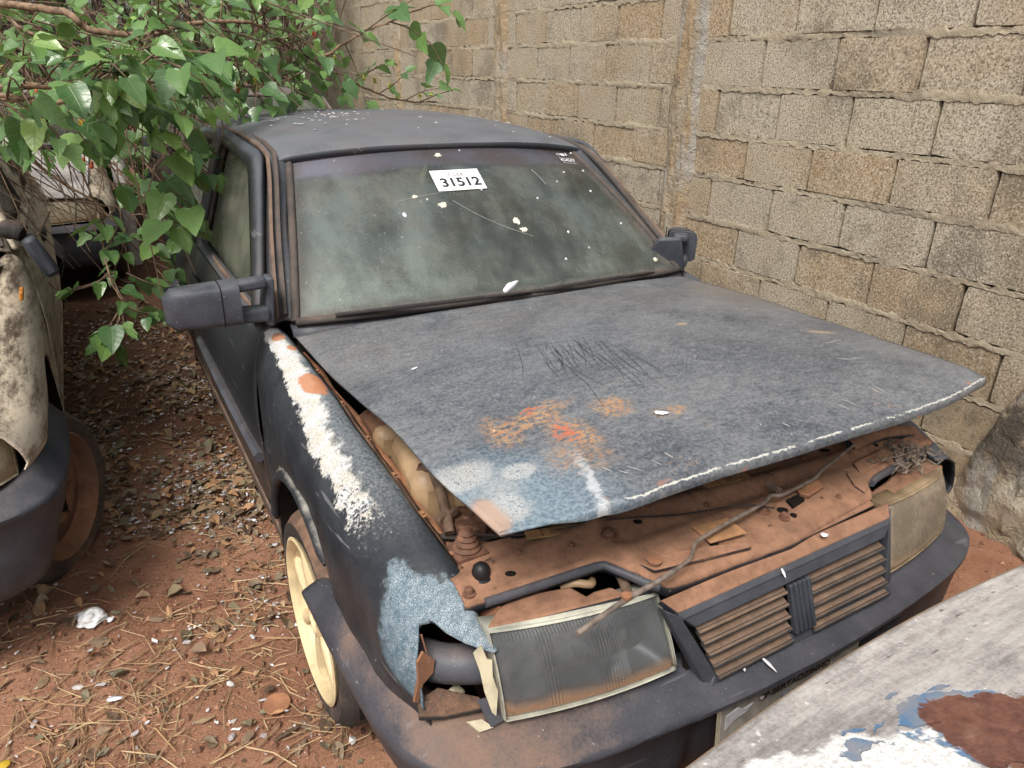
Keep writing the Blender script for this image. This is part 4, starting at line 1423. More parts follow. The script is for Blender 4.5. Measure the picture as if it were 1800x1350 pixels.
def roof_part(parent, mat):
    xs = [-.565, -.50, -.28, 0, .28, .50, .565]

    def row(y, zc, ze, bow=0.0, w=1.0):
        out = []
        for x in xs:
            t = abs(x) / 0.565
            out.append((x * w, y + bow * t * t, zc - (zc - ze) * (0.42 * t ** 2 + 0.58 * t ** 8)))
        return out
    ctrl = [row(1.545, 1.322, 1.272, 0.065), row(1.62, 1.342, 1.284, 0.050), row(1.90, 1.372, 1.306), row(2.30, 1.384, 1.318), row(2.65, 1.372, 1.306), row(2.86, 1.345, 1.28, -.02), row(2.93, 1.318, 1.26, -.03, .99)]
    return sheet('roof', net(ctrl, 50, 50), mat, parent, 0.02, flip=False)


def windscreen(parent, glass, sealmat):
    def edge(t, x0, x1, y, z, by, bz):
        x = x0 + (x1 - x0) * t
        k = 1 - (2 * t - 1) ** 2
        return np.array((x, y + by * k, z + bz * k))
    G = np.zeros((30, 50, 3))
    for i in range(30):
        v = i / 29
        for j in range(50):
            u = j / 49
            a = edge(u, -.648, .648, 1.135, .933, -.062, 0.006)
            b = edge(u, -.512, .512, 1.617, 1.276, -.055, 0.036)
            p = a * (1 - v) + b * v
            p[2] += 0.012 * 4 * v * (1 - v)
            p[1] -= 0.010 * 4 * v * (1 - v)
            G[i, j] = p
    gl = sheet('windscreen', G, glass, parent, 0.0, flip=False)
    loop = np.vstack([G[0], G[1:, -1], G[-1, ::-1][1:], G[::-1, 0][1:]])
    MB().tube([tuple(p) for p in loop], 0.012, 8, False, 0.8).build('windscreen_seal', sealmat, gl, 60)
    return gl, G


def make_car(root, P, main=False, left_wheel_steer=0.0, hood=True, plain_front=True):
    pt, rf = P['paint'], P['roof']
    gl = P.get('glass', 'sideglass')
    roof_part(root, rf)
    ws, WG = windscreen(root, 'glass' if main else gl, 'seal')
    for sx in (-1, 1):
        fender_sheet(sx, main and sx < 0, 'fender', 'fender' if main and sx < 0 else P.get('fender', pt), root)
        d = side_sheet('door', sx, 1.178, 2.268, pt, root)
        window(sx, [(.716, 1.172, .916), (.578, 1.625, 1.292), (.566, 2.272, 1.315), (.716, 2.272, .916)],
               [(.709, 1.285, .920), (.606, 1.655, 1.258), (.592, 2.195, 1.280), (.709, 2.205, .920)], 0.05, 0.055, d, pt, gl)
        MB().tube(cr([(sx * .711, 1.27, .922), (sx * .716, 1.7, .923), (sx * .711, 2.22, .922)], 12), 0.012, 6, True, 1.0).build('belt_trim', 'rail', d, 60)
        hnd = MB().box((sx * .770, 2.13, .80), (0.02, 0.15, 0.045)).build('handle', 'black', d, 40, 0.006)
        if P.get('rub', True):
            MB().tube(cr([(sx * .771, 1.19, .54), (sx * .777, 1.7, .545), (sx * .771, 2.26, .54)], 14), 0.016, 6, True, 1.0).build('rub_strip', 'plastic', d, 50)

        def rb(y):
            q = abs(y - RY)
            return AZ + math.sqrt(max(0, .325 ** 2 - q * q)) if q < .325 else .28
        qp = side_sheet('rear_quarter', sx, 2.276, 3.56, pt, root, lambda y: max(.28, rb(y)), 60)
        window(sx, [(.716, 2.276, .916), (.566, 2.276, 1.315), (.560, 2.86, 1.275), (.690, 3.42, .916)],
               [(.709, 2.33, .925), (.592, 2.33, 1.280), (.585, 2.80, 1.245), (.700, 3.02, .925)], 0.05, 0.055, qp, pt, gl)
        # A-pillar and the rust-brown gutter beside it
        A = net([[(sx * .632, 1.128, .925), (sx * .582, 1.40, 1.125), (sx * .508, 1.612, 1.272)],
                 [(sx * .668, 1.150, .940), (sx * .608, 1.41, 1.137), (sx * .538, 1.615, 1.288)],
                 [(sx * .712, 1.168, .925), (sx * .640, 1.42, 1.118), (sx * .572, 1.625, 1.288)]], 8, 20)
        sheet('pillar', A, pt, root, 0.012, flip=sx > 0)
        g = cr([(sx * .690, 1.152, .944), (sx * .640, 1.36, 1.105), (sx * .585, 1.56, 1.258), (sx * .562, 1.72, 1.300), (sx * .556, 2.1, 1.318), (sx * .556, 2.5, 1.316), (sx * .552, 2.84, 1.285)], 40)
        MB().tube([tuple(p) for p in g], 0.008, 6, True, 0.7).build('drip_rail', 'rail' if main else P.get('rail', 'rail'), root, 60)
        g2 = g + np.array([-sx * 0.020, 0, 0.006])
        MB().tube([tuple(p) for p in g2], 0.009, 6, True, 0.8).build('gutter_lip', 'seal', root, 60)
        # sill and wheel housings
        S = net([[(sx * .742, y, .318) for y in (1.10, 1.9, 2.82)], [(sx * .738, y, .26) for y in (1.10, 1.9, 2.82)], [(sx * .700, y, .215) for y in (1.10, 1.9, 2.82)], [(sx * .62, y, .20) for y in (1.10, 1.9, 2.82)]], 10, 12)
        sheet('sill', S, P.get('sill', 'rail'), root, 0.006, flip=sx < 0)
        for wy in (AY, RY):
            H = np.zeros((25, 4, 3))
            for i in range(25):
                a = math.pi * (i / 24) * 1.1 - 0.05 * math.pi
                for j, x in enumerate((.50, .58, .68, .752)):
                    H[i, j] = (sx * x, wy + math.cos(a) * .33, AZ + math.sin(a) * .33)
            sheet('wheel_housing', H, 'void', root, 0.0)
            if wy == AY and sx < 0:
                pass
        st = left_wheel_steer if sx > 0 or main else left_wheel_steer
        wheel(root, sx * P.get('wx', 0.682), P.get('wy', AY), P.get('wz', .272), P['tyre'], P['rim'], sx, steer=left_wheel_steer, steel=P.get('steel', False), flatten=P.get('flat', 0.012))
        wheel(root, sx * 0.585, RY, P.get('wz', .272), P['tyre'], P['rim'], sx, steel=P.get('steel', False), flatten=P.get('flat', 0.012))
        mirror('door_mirror', sx, root, P.get('mirror', 'mirror'))
    # tail
    T = net([[(x, 2.925 - .03 * (abs(x) / .54) ** 2, 1.315 - .06 * (abs(x) / .54) ** 3) for x in (-.54, -.3, 0, .3, .54)],
             [(x * 1.12, 3.20, 1.08) for x in (-.54, -.3, 0, .3, .54)],
             [(x * 1.24, 3.47, .90) for x in (-.54, -.3, 0, .3, .54)],
             [(x * 1.28, 3.56, .72) for x in (-.54, -.3, 0, .3, .54)],
             [(x * 1.28, 3.57, .40) for x in (-.54, -.3, 0, .3, .54)]], 30, 20)
    hatch = sheet('hatch', T, pt, root, 0.02)
    W = net([[(x, 2.99, 1.275) for x in (-.44, 0, .44)], [(x * 1.2, 3.38, .975) for x in (-.44, 0, .44)]], 8, 10)
    sheet('rear_window', W + np.array([0, 0.012, 0.012]), 'sideglass', hatch, 0.0)
    bumper_sheet('rear_bumper', 'plastic', root, False, True)
    for sx in (-1, 1):
        MB().box((sx * .60, 3.575, .66), (.16, .03, .22)).build('tail_lamp', 'redpaint', root, 40, 0.008)
    # floor, bulkhead and seats
    MB().box((0, 2.2, .235), (1.26, 2.7, .06)).box((0, 1.12, .56), (1.30, .03, .66)).box((0, 3.30, .45), (1.1, .3, .4)).build('floor_pan', 'void', root, 30)
    MB().box((0, 1.29, .84), (1.27, .30, .13), (0.25, 0, 0)).build('dashboard', 'black', root, 40, 0.03)
    for x in (-.33, .33):
        e = bpy.data.objects.new('seat', None)
        COL.objects.link(e)
        e.parent = root
        MB().box((x, 1.83, .47), (.48, .50, .16), (0.1, 0, 0)).build('cushion', 'fabric', e, 60, 0.05)
        MB().box((x, 2.12, .79), (.47, .15, .60), (-0.28, 0, 0), (0.85, 0.8)).build('backrest', 'fabric', e, 60, 0.05)
        MB().box((x, 2.225, 1.16), (.25, .09, .15), (-0.2, 0, 0)).build('headrest', 'fabric', e, 60, 0.04)
    MB().box((0, 2.76, .62), (1.15, .2, .5), (-0.3, 0, 0)).build('rear_seat', 'fabric', root, 60, 0.05)
    MB().tube([(.34 + .18 * math.cos(a), 1.52 + .05 * math.sin(a), .90 + .17 * math.sin(a)) for a in np.linspace(0, 2 * math.pi, 25)], 0.013, 8, False).build('steering_wheel', 'black', root, 60)
    # cowl below the windscreen and wipers
    C = net([[(x, 1.02 + .10 * (x / .65) ** 2, .885 + 0.01) for x in (-.66, -.3, 0, .3, .66)], [(x, 1.065 + .06 * (x / .65) ** 2, .912) for x in (-.66, -.3, 0, .3, .66)], [(x, 1.085 + .06 * (x / .65) ** 2, .925) for x in (-.66, -.3, 0, .3, .66)]], 8, 24)
    cw = sheet('cowl_panel', C, 'plastic', root, 0.01)
    for (xa, xb, zz) in ((-.55, .02, 0), (-.02, .50, 0)):
        pts = cr([(xa, 1.075 + .05 * (xa / .65) ** 2, .945), ((xa + xb) / 2, 1.055, .958), (xb, 1.062 + .04 * (xb / .65) ** 2, .950)], 12)
        MB().tube([tuple(p) for p in pts], [0.007] * 11 + [0.004], 6).build('wiper', 'rubber', root, 60)
    return WG


def simple_front(root, P, lens):
    """closed bonnet, bumper, grille and lamps of the other cars"""
    ctrl = []
    for y, z in ((1.06, .925), (.8, .895), (.5, .845), (.25, .775), (.14, .735), (.085, .712)):
        xi, zi = ti(y)
        ctrl.append([(x * (xi - .006), y - (0.03 * (1 - x * x) if y < .2 else 0.02 * (1 - x * x)), zi + 0.004 + 0.022 * (1 - x * x)) for x in (-1, -.97, -.5, 0, .5, .97, 1)])
    sheet('bonnet', net(ctrl, 40, 40), P['hood'], root, 0.012, flip=True)
    bumper_sheet('front_bumper', P.get('bumper', 'plastic'), root)
    for sx in (-1, 1):
        lamp('headlamp', sx, root, (.300, .072, .690), (.690, .150, .700), (.290, .020, .545), (.690, .110, .552), lens, 0.05)
    g = bpy.data.objects.new('grille', None)
    COL.objects.link(g)
    g.parent = root
    MB().box((0, .060, .680), (.58, .03, .03)).box((0, .035, .548), (.58, .03, .02)).box((-.285, .048, .614), (.02, .03, .13)).box((.285, .048, .614), (.02, .03, .13)).build('surround', 'plastic', g, 40, 0.004)
    for k in range(5):
        MB().box((0, .062 - .005 * k, .655 - .022 * k), (.55, .03, .007), (0.5, 0, 0)).build('slat', 'grille', g, 30)
    MB().box((0, .40, .45), (1.1, .55, .28)).build('engine_block', 'void', root, 30)


# ---- the dark car: body
dark = thing('hatchback_car', 'dark faded hatchback with lifted peeling bonnet, dusty windscreen and cream wheel', 'car', (0, 0, 0))
PD = dict(paint='paint', roof='roofpaint', tyre='tyre', rim='wheel', wz=.283, flat=0.02)
WG = make_car(dark, PD, True)
bumper_sheet('front_bumper', 'bumper', dark, True)
rm_ = [o for o in dark.children if o.name.startswith('door_mirror')][1]
piv = Matrix.Translation((.722, 1.13, 0))
rm_.matrix_basis = Matrix.Translation((-.065, .03, -.020)) @ piv @ Matrix.Rotation(R(48), 4, 'Z') @ Matrix.Diagonal((.9, 1.1, 1, 1)) @ piv.inverted()

# ---- bonnet, lifted and skewed
HOOD = [
    [(-.664, 1.085, .912), (-.50, 1.055, .930), (-.22, 1.035, .940), (.10, 1.035, .944), (.40, 1.05, .942), (.606, 1.075, .930)],
    [(-.643, .82, .890), (-.48, .82, .922), (-.20, .82, .940), (.11, .82, .950), (.42, .83, .948), (.632, .84, .931)],
    [(-.634, .50, .911), (-.46, .50, .934), (-.20, .50, .953), (.11, .51, .962), (.42, .52, .956), (.640, .53, .932)],
    [(-.630, .31, .907), (-.45, .29, .926), (-.20, .28, .951), (.11, .28, .958), (.42, .28, .952), (.643, .28, .933)],
    [(-.620, .17, .907), (-.44, .15, .921), (-.21, .13, .945), (.11, .12, .944), (.42, .13, .940), (.644, .15, .931)],
    [(-.614, .100, .907), (-.44, .080, .913), (-.21, .060, .936), (.10, .055, .932), (.41, .068, .923), (.641, .095, .925)],
]


def hood_grid():
    G = net(HOOD, 86, 72)
    for i in range(86):
        for j in range(72):
            x, y, z = G[i, j]
            G[i, j, 2] += 0.0035 * fbm((x, y, 0), 3.0) - 0.006 * math.exp(-((x + .40) / .10) ** 2 - ((y - .34) / .08) ** 2)
            # fold that runs to the front lip
            ax = -.395 + .29 * (y - .24)
            if y < .27:
                G[i, j, 2] += 0.006 * math.exp(-((x - ax) / .018) ** 2) * min(1, (.27 - y) / .1)
    lip = []
    e = G[-1]
    for k, (dy, dz) in enumerate(((-.004, -.003), (-.006, -.010), (-.004, -.020), (.008, -.026))):
        r = e.copy()
        w = np.interp(np.linspace(0, 1, 72), [0, .10, .20, 1], [.10, .25, 1, 1])
        r[:, 1] += dy * w
        r[:, 2] += dz * w
        lip.append(r)
    return np.vstack([G, np.array(lip)])


HG = hood_grid()
nr = HG.shape[0]
vv = np.concatenate([np.linspace(0, .95, 86), [.962, .974, .987, 1.0]])
UV = np.zeros(HG.shape[:2] + (2,))
UV[..., 0] = np.linspace(0, 1, HG.shape[1])[None]
UV[..., 1] = vv[:, None]
bonnet = sheet('bonnet', HG, 'hood', dark, 0.006, flip=True, uvs=UV)
bonnet['label'] = 'chalky blue-grey bonnet with rust flowers and chipped white front edge'


def hood_z(x, y):
    d = (HG[:86, :, 0] - x) ** 2 + (HG[:86, :, 1] - y) ** 2
    k = np.argpartition(d.ravel(), 4)[:4]
    w = 1.0 / (d.ravel()[k] + 1e-7)
    return float((HG[:86, :, 2].ravel()[k] * w).sum() / w.sum())


# inner frame ribs under the bonnet
ins = HG[4:84:8, 3:-3:8] + np.array([0, 0, -0.028])
sheet('bonnet_inner', ins, 'void', bonnet, 0.006)


def ribbon(pts, w, lift, mb):
    k = len(pts)
    base = len(mb.v)
    for i, (x, y) in enumerate(pts):
        a = pts[max(0, i - 1)]
        b = pts[min(k - 1, i + 1)]
        dx, dy = b[0] - a[0], b[1] - a[1]
        l = math.hypot(dx, dy) + 1e-9
        nx, ny = -dy / l, dx / l
        ww = w * (0.35 + 0.65 * math.sin(math.pi * (i + 0.6) / (k + 0.2)))
        z = hood_z(x, y) + lift
        mb.v += [(x + nx * ww, y + ny * ww, z), (x - nx * ww, y - ny * ww, z)]
    for i in range(k - 1):
        mb.f.append([base + 2 * i, base + 2 * i + 1, base + 2 * i + 3, base + 2 * i + 2])


rs = random.Random(3)
mb = MB()
for i in range(34):
    x0 = -.245 + .21 * rs.random() ** 0.9
    y0 = .70 - .16 * rs.random() ** 1.6 - .25 * (x0 + .245) + rs.uniform(-.03, .03)
    L = rs.uniform(.06, .22) if i < 28 else rs.uniform(.2, .32)
    pts = []
    x, y, h = x0, y0, rs.uniform(-2.05, -1.75) + (0.18 if i >= 28 else 0)
    for s in range(9):
        pts.append((x, y))
        x += math.cos(h) * L / 8
        y += math.sin(h) * L / 8
        h += rs.uniform(-.10, .10)
    ribbon(pts, 0.00055, 0.0016, mb)
mb.build('scratch_marks', 'scratch', bonnet, 0)
mb = MB()
for (x, y, a, L) in ((.42, .36, .1, .07), (.36, .28, -.6, .03), (.375, .275, -.5, .03), (.40, .27, -.4, .025), (.17, .10, 1.9, .022), (.20, .105, 1.9, .03), (-.38, .14, 2.0, .02), (-.36, .12, 2.1, .02), (-.34, .115, 2.0, .025), (-.30, .11, 1.9, .02), (-.27, .115, 1.8, .02), (.0, .10, 1.9, .016), (.30, .12, 1.7, .03), (.315, .125, 1.7, .022)):
    ribbon([(x + math.cos(a) * L * t / 5, y + math.sin(a) * L * t / 5) for t in range(6)], 0.0011, 0.0018, mb)
mb.build('scrape_marks', 'scratchw', bonnet, 0)

MB().tube([(-.757 - .004 * math.sin(a), AY + (AR + .010) * math.cos(a), AZ + (AR + .010) * math.sin(a)) for a in np.linspace(0.22, 2.2, 26)], [.008] + [.017] * 24 + [.010], 8, True, 0.8).build('arch_flare', 'archtrim', dark, 60)

# ---- front structure seen under the lifted bonnet
eng = dark


def zt(p):
    """height of the dust-caked slam panel: lower towards the grille"""
    x, y = p[0], p[1]
    return 0.742 - 0.016 * max(0, (0.17 - y) / 0.11) - 0.012 * max(0, (abs(x) - 0.35) / 0.3)


def grid_panel(name, x0, x1, yb, yf, nx, ny, mat, relief=None, drop=0.03):
    """pressed sheet between the curves yb(x) behind and yf(x) in front, with rolled front edge"""
    rows = []
    for i in range(ny):
        t = i / (ny - 1)
        row = []
        for j in range(nx):
            x = x0 + (x1 - x0) * j / (nx - 1)
            y = yb(x) * (1 - t) + yf(x) * t
            z = zt((x, y)) + (relief(x, y, t) if relief else 0)
            row.append((x, y, z))
        rows.append(row)
    last = rows[-1]
    for dy, dz in ((-.006, -.003), (-.009, -.010), (-.008, -drop)):
        rows.append([(p[0], p[1] + dy, p[2] + dz) for p in last])
    first = rows[0]
    for dy, dz in ((.006, -.004), (.008, -.03)):
        rows.insert(0, [(p[0], p[1] + dy, p[2] + dz) for p in first])
    return sheet(name, np.array(rows), mat, eng, 0.003, flip=True)


def yback(x):
    return float(np.interp(x, [-.64, -.48, -.24, 0, .27, .48, .66], [.315, .296, .268, .262, .275, .296, .30]))


def yfront(x):
    return float(np.interp(x, [-.64, -.60, -.37, -.325, -.30, 0, .285, .31, .36, .62, .66], [.19, .184, .166, .096, .064, .054, .083, .12, .135, .172, .18]))


def relief(x, y, t):
    r = 0.010 * math.exp(-((y - .225 + .02 * math.sin(x * 5)) / .020) ** 2)
    r -= 0.007 * math.exp(-((y - .185) / .016) ** 2) * (1 if abs(x) < .33 else .3)
    r += 0.006 * math.exp(-(((x + .19) / .10) ** 2 + ((y - .125) / .022) ** 2))
    r += 0.006 * math.exp(-(((x - .16) / .09) ** 2 + ((y - .14) / .03) ** 2))
    r += 0.008 * math.exp(-((x + .325) / .020) ** 2) * (1 if .1 < y < .25 else 0.3)
    return r


sp = grid_panel('slam_panel', -.635, .645, yback, yfront, 120, 26, 'panel', relief)
# worn black rolled edge left of the tongue
pts = [(x, yfront(x) - .010, zt((x, yfront(x))) - .013) for x in np.linspace(-.60, -.31, 16)]
MB().tube(pts, 0.009, 8).build('worn_edge', 'plastic', sp, 60)
pts = [(x, yfront(x) - .012, zt((x, yfront(x))) - .013) for x in np.linspace(.33, .61, 12)]
MB().tube(pts, 0.009, 8).build('worn_edge', 'plastic', sp, 60)


def disc(name, x, y, r, mat, h=0.0012, n=14, parent=sp, stretch=1.0, ang=0.0):
    z = zt((x, y)) + relief(x, y, 0) + 0.001
    ca, sa = math.cos(ang), math.sin(ang)
    P = []
    for k in range(n):
        a = 2 * math.pi * k / n
        u, v = r * math.cos(a) * stretch, r * math.sin(a)
        P.append((x + u * ca - v * sa, y + u * sa + v * ca))
    return MB().prism(P, z - .004, z + h).build(name, mat, parent, 40)


for x, y, r, s in ((-.535, .203, .006, 1.6), (-.245, .215, .006, 1.5), (-.155, .100, .006, 1.6), (.05, .118, .009, 1.3), (.060, .098, .007, 1.0), (.33, .24, .008, 1.5), (.49, .215, .006, 1.2), (-.47, .290, .007, 2.0), (.46, .20, .005, 1.2)):
    disc('dark_hole_disc', x, y, r, 'void', 0.0010, stretch=s, ang=-.4)  # dark discs on the steel paint the shade inside holes
for x, y in ((.095, .122),):
    MB().prism([(x - .022, y - .010), (x + .020, y - .004), (x + .022, y + .016), (x - .018, y + .012)], zt((x, y)), zt((x, y)) + .0085).build('dark_slot_patch', 'void', sp, 0)  # solid dark patch, painted shade in place of an open slot
for x, y, r in ((-.325, .201, .011), (.01, .132, .009), (.035, .100, .008), (.44, .222, .012), (-.04, .248, .006), (.555, .215, .008), (-.62, .195, .008)):
    z = zt((x, y)) + relief(x, y, 0)
    MB().lathe([(r * 1.5, 0), (r * 1.5, .003), (r, .004), (r * .95, .012), (r * .6, .014), (0, .014)], (x, y, z - .001), 'z', 10).build('bolt', 'cap', sp, 30)
z = zt((-.583, .222))
MB().lathe([(.020, -.004), (.020, .002), (.016, .004), (.0165, .012), (.014, .022), (.008, .028), (0, .030)], (-.583, .222, z), 'z', 20).build('rubber_stop', 'black', sp, 60)
b = MB()
pr = [(.030, 0)]
for k in range(4):
    rr = .024 - .004 * k
    pr += [(rr, .004 + .010 * k), (rr + .002, .008 + .010 * k), (rr - .002, .012 + .010 * k)]
pr += [(.007, .046), (0, .047)]
b.lathe(pr, (-.572, .300, .735), 'z', 20)
b.box((-.572, .300, .734), (.062, .058, .010))
b.build('bellows_boot', 'cap', sp, 40)
# stickers with a printed outline
for i, (x, y, w, h, a) in enumerate(((-.413, .258, .105, .026, -.28), (.015, .240, .115, .026, -.13))):
    z = zt((x, y)) + relief(x, y, 0) + .0035
    M4 = Matrix.Translation((x, y, z)) @ Matrix.Rotation(a, 4, 'Z')
    s0 = MB().box((0, 0, 0), (w, h, .0012))
    me = s0.mesh('sticker')
    me.transform(M4)
    st = link('sticker', me, 'stickerink', sp, 0)
    me = MB().box((0, 0, .0006), (w - .005, h - .005, .0012)).mesh('sticker_field')
    me.transform(M4)
    link('sticker_field', me, 'sticker', st, 0)
    m2 = MB()
    for q in range(9):
        for rr in range(3):
            if rs.random() < 0.8:
                m2.box((-w * .02 + q * .0058, -.006 + rr * .006, .0014), (.0048, .0022, .0006))
    m2.box((-w * .20, 0, .0014), (.0015, h - .004, .0006))
    me = m2.mesh('sticker_print')
    me.transform(M4)
    link('sticker_print', me, 'stickerdark', st, 0)
for (x, y, w, h, a) in ((-.125, .118, .085, .055, -.10),):
    z = zt((x, y)) + .010
    MB().box((x, y, z), (w, h, .0016), (0, 0, a)).build('sticker', 'sticker', sp, 0)
lx, ly = .155, .140
MB().prism([(lx - .042, ly - .010), (lx - .030, ly - .024), (lx + .028, ly - .014), (lx + .040, ly + .010), (lx + .015, ly + .026), (lx - .030, ly + .014)], .742, .7515).build('latch_plate', 'rust', sp, 30, 0.002)
MB().prism([(lx - .026, ly - .012), (lx + .022, ly - .004), (lx + .022, ly + .014), (lx - .024, ly + .008)], .750, .7545).build('latch_badge', 'sticker', sp, 30)
# angled brackets
MB().slab([(.265, .083, .735), (.30, .100, .735), (.315, .145, .742), (.285, .148, .744), (.262, .110, .742)], (0, 0, 1), .02).build('bracket', 'panel', sp, 30, 0.002)
MB().slab([(-.31, .085, .742), (-.10, .058, .738), (-.10, .075, .740), (-.28, .115, .746), (-.325, .108, .746)], (0, 0, 1), .008).build('bracket', 'panel', sp, 30, 0.002)
MB().lathe([(.014, 0), (.014, .004), (.006, .005), (0, .005)], (-.300, .100, .7465), 'z', 14).build('bolt', 'rust', sp, 40)
MB().tube(cr([(.385, .215, .752), (.50, .218, .757), (.60, .205, .745)], 8), .017, 8, True, 0.7).build('pressed_rib', 'panel', sp, 60)
MB().slab([(.32, .135, .741), (.60, .178, .733), (.60, .200, .742), (.33, .165, .750)], (0, 0, 1), .010).build('pressed_flange', 'panel', sp, 30, 0.003)
MB().box((.235, .262, .775), (.06, .03, .025), (0.1, 0.1, 0.3)).build('bonnet_catch', 'rust', sp, 40, 0.004)

# stay rod lying across the panel and the lamp
rodp = [(-.520, .020, .742), (-.41, .040, .750), (-.308, .050, .756), (-.248, .064, .758), (-.212, .094, .763), (-.10, .110, .766), (-.002, .122, .766), (.026, .134, .770), (.046, .124, .768), (.17, .140, .766), (.205, .155, .768), (.37, .195, .772)]
_t = np.linspace(0, len(rodp) - 1, 66)
_r = np.stack([np.interp(_t, range(len(rodp)), [q[c] for q in rodp]) for c in range(3)], 1)
for _ in range(2):
    _r[1:-1] = .25 * _r[:-2] + .5 * _r[1:-1] + .25 * _r[2:]
MB().tube([tuple(p) for p in _r], [.0050] * 14 + [.0037] * 50 + [.003] * 2, 8, True, 0.7).build('stay_rod', 'rod', eng, 60)
MB().lathe([(.009, 0), (.009, .006), (0, .007)], (-.41, .040, .753), 'z', 10).build('rod_rivet', 'rust', eng, 40)

# dark drop below the panel, radiator, engine
MB().box((0, .335, .60), (.95, .03, .24)).build('radiator', 'void', eng, 30)
MB().box((0, .62, .52), (.75, .42, .34)).box((.1, .62, .72), (.35, .25, .10)).build('engine_block', 'void', eng, 30, 0.02)
MB().box((-.30, .17, .42), (.70, .06, .10)).box((.40, .17, .42), (.6, .06, .10)).box((0, .42, .25), (1.2, .7, .02)).build('cross_member', 'void', eng, 30)
for sx in (-1, 1):
    rows = []
    for dx, dz in ((-.010, -.020), (-.020, -.030), (-.026, -.036), (-.030, -.060), (-.046, -.080), (-.060, -.20), (-.08, -.40)):
        row = []
        for y in np.linspace(1.12, .20, 40):
            xi, zi = ti(y)
            row.append((sx * (xi + dx + 0.004 * fbm((y, dx, 1), 8)), y, zi + dz + 0.003 * fbm((y, dz, 3), 9)))
        rows.append(row)
    ap = sheet('inner_wing', np.array(rows), 'wing', eng, 0.003, flip=sx < 0)
    for y in (.30, .41, .53, .66, .80, .95):
        xi, zi = ti(y)
        MB().lathe([(.010, 0), (.010, .003), (.006, .004), (.006, .009), (0, .010)], (sx * (xi - .020), y, zi - .031), 'z', 8).build('bolt', 'rust' if y != .41 else 'sticker', ap, 30)
    ys = np.linspace(1.10, .22, 50)
    MB().tube([(sx * (ti(y)[0] - .040 + .004 * math.sin(y * 30)), y, ti(y)[1] - .058) for y in ys], .010, 6).build('wire_loom', 'rust', eng, 60)
# strut tower ledge
MB().lathe([(.12, 0), (.12, .03), (.10, .05), (.06, .055), (.05, .07), (0, .072)], (-.50, .80, .72), 'z', 22).build('strut_tower', 'panel', eng, 40)

# washer bottle with its filler elbow
bt = bpy.data.objects.new('washer_bottle', None)
COL.objects.link(bt)
bt.parent = eng
MB().box((-.540, .565, .735), (.120, .230, .15), (0.10, 0, -.12), (.82, .86)).build('tank', 'bottle', bt, 60, 0.028)
MB().box((-.515, .470, .745), (.042, .13, .11), (0.10, 0, -.12), (.8, .9)).build('tank_lobe', 'bottle', bt, 60, 0.016)
MB().box((-.490, .415, .755), (.030, .022, .030), (0, 0, -.2)).build('clip', 'bottle', bt, 50, 0.005)
MB().tube(cr([(-.565, .505, .800), (-.563, .475, .815), (-.566, .435, .800), (-.574, .385, .772), (-.585, .345, .748)], 14), .0105, 10).build('filler_hose', 'hose', bt, 60)
MB().lathe([(.018, 0), (.018, .008), (.012, .012), (.012, .016)], (-.565, .507, .790), 'z', 16).build('grommet', 'cap', bt, 50)
MB().box((-.576, .375, .768), (.050, .014, .016), (0, 0, .3)).build('hose_clip', 'hose', bt, 40, 0.003)
MB().box((-.56, .700, .770), (.10, .06, .08), (0.1, 0, -.2), (.8, .8)).build('bottle_shoulder', 'bottle', bt, 50, 0.02)
# reservoir with ribbed cap
rv = MB().lathe([(.062, -.10), (.062, .0), (.050, .006), (.046, .010)], (-.532, .376, .712), 'z', 28).build('reservoir', 'cap', eng, 40)
m = MB()
n = 44
pr = []
for rr, h in ((.041, .008), (.041, .034), (.037, .041), (.012, .040), (.010, .044), (0, .044)):
    ring = []
    for k in range(n):
        a = 2 * math.pi * k / n
        r2 = rr * (1.05 if (k % 4 < 2 and h in (.008, .034)) else 1.0)
        ring.append((-.532 + r2 * math.cos(a), .376 + r2 * math.sin(a), .712 + h))
    pr.append(ring)
m.add([p for r_ in pr for p in r_], [(i * n + j, i * n + (j + 1) % n, (i + 1) * n + (j + 1) % n, (i + 1) * n + j) for i in range(5) for j in range(n)])
m.build('reservoir_cap', 'cap', rv, 35)

# cables, seal strip, latch spring and leaf crumbs on the panel
MB().tube([(x, yback(x) + .004, zt((x, yback(x))) + .004) for x in np.linspace(-.50, .60, 40)], .006, 6).build('seal_strip', 'rubber', sp, 60)
MB().tube(cr([(-.60, .36, .735), (-.50, .33, .72), (-.40, .32, .745), (-.28, .30, .735), (-.15, .30, .75), (.05, .30, .74), (.25, .31, .755), (.45, .33, .74)], 50), .007, 6).build('wiring_loom', 'rubber', eng, 60)
MB().tube(cr([(-.35, .36, .70), (-.25, .40, .76), (-.05, .42, .77), (.15, .40, .75)], 20), .020, 10).build('radiator_hose', 'rubber', eng, 60)
MB().tube([(.075 + .007 * math.cos(a), .150 + a * .0009, .754 + .007 * math.sin(a)) for a in np.linspace(0, 38, 120)], .0012, 5).build('latch_spring', 'rod', sp, 60)
MB().tube(cr([(.02, .115, .752), (-.04, .15, .757), (-.16, .185, .752), (-.30, .235, .754), (-.45, .275, .745), (-.58, .36, .735)], 30), .0022, 5).build('release_cable', 'rubber', sp, 60)
for k in range(26):
    x = rs.uniform(-.58, .60)
    y = yfront(x) + (yback(x) - yfront(x)) * rs.random()
    z = zt((x, y)) + relief(x, y, 0) + .002
    a, s_ = rs.uniform(0, 6.28), rs.uniform(.004, .011)
    ca, sa = math.cos(a) * s_, math.sin(a) * s_
    MB().add([(x + ca, y + sa, z + .001), (x - sa * .4, y + ca * .4, z + .003), (x - ca, y - sa, z), (x + sa * .4, y - ca * .4, z + .002)], [(0, 1, 2, 3)]).build('leaf_crumb', rs.choice(['straw1', 'hose', 'stickerdark']), sp, 0)
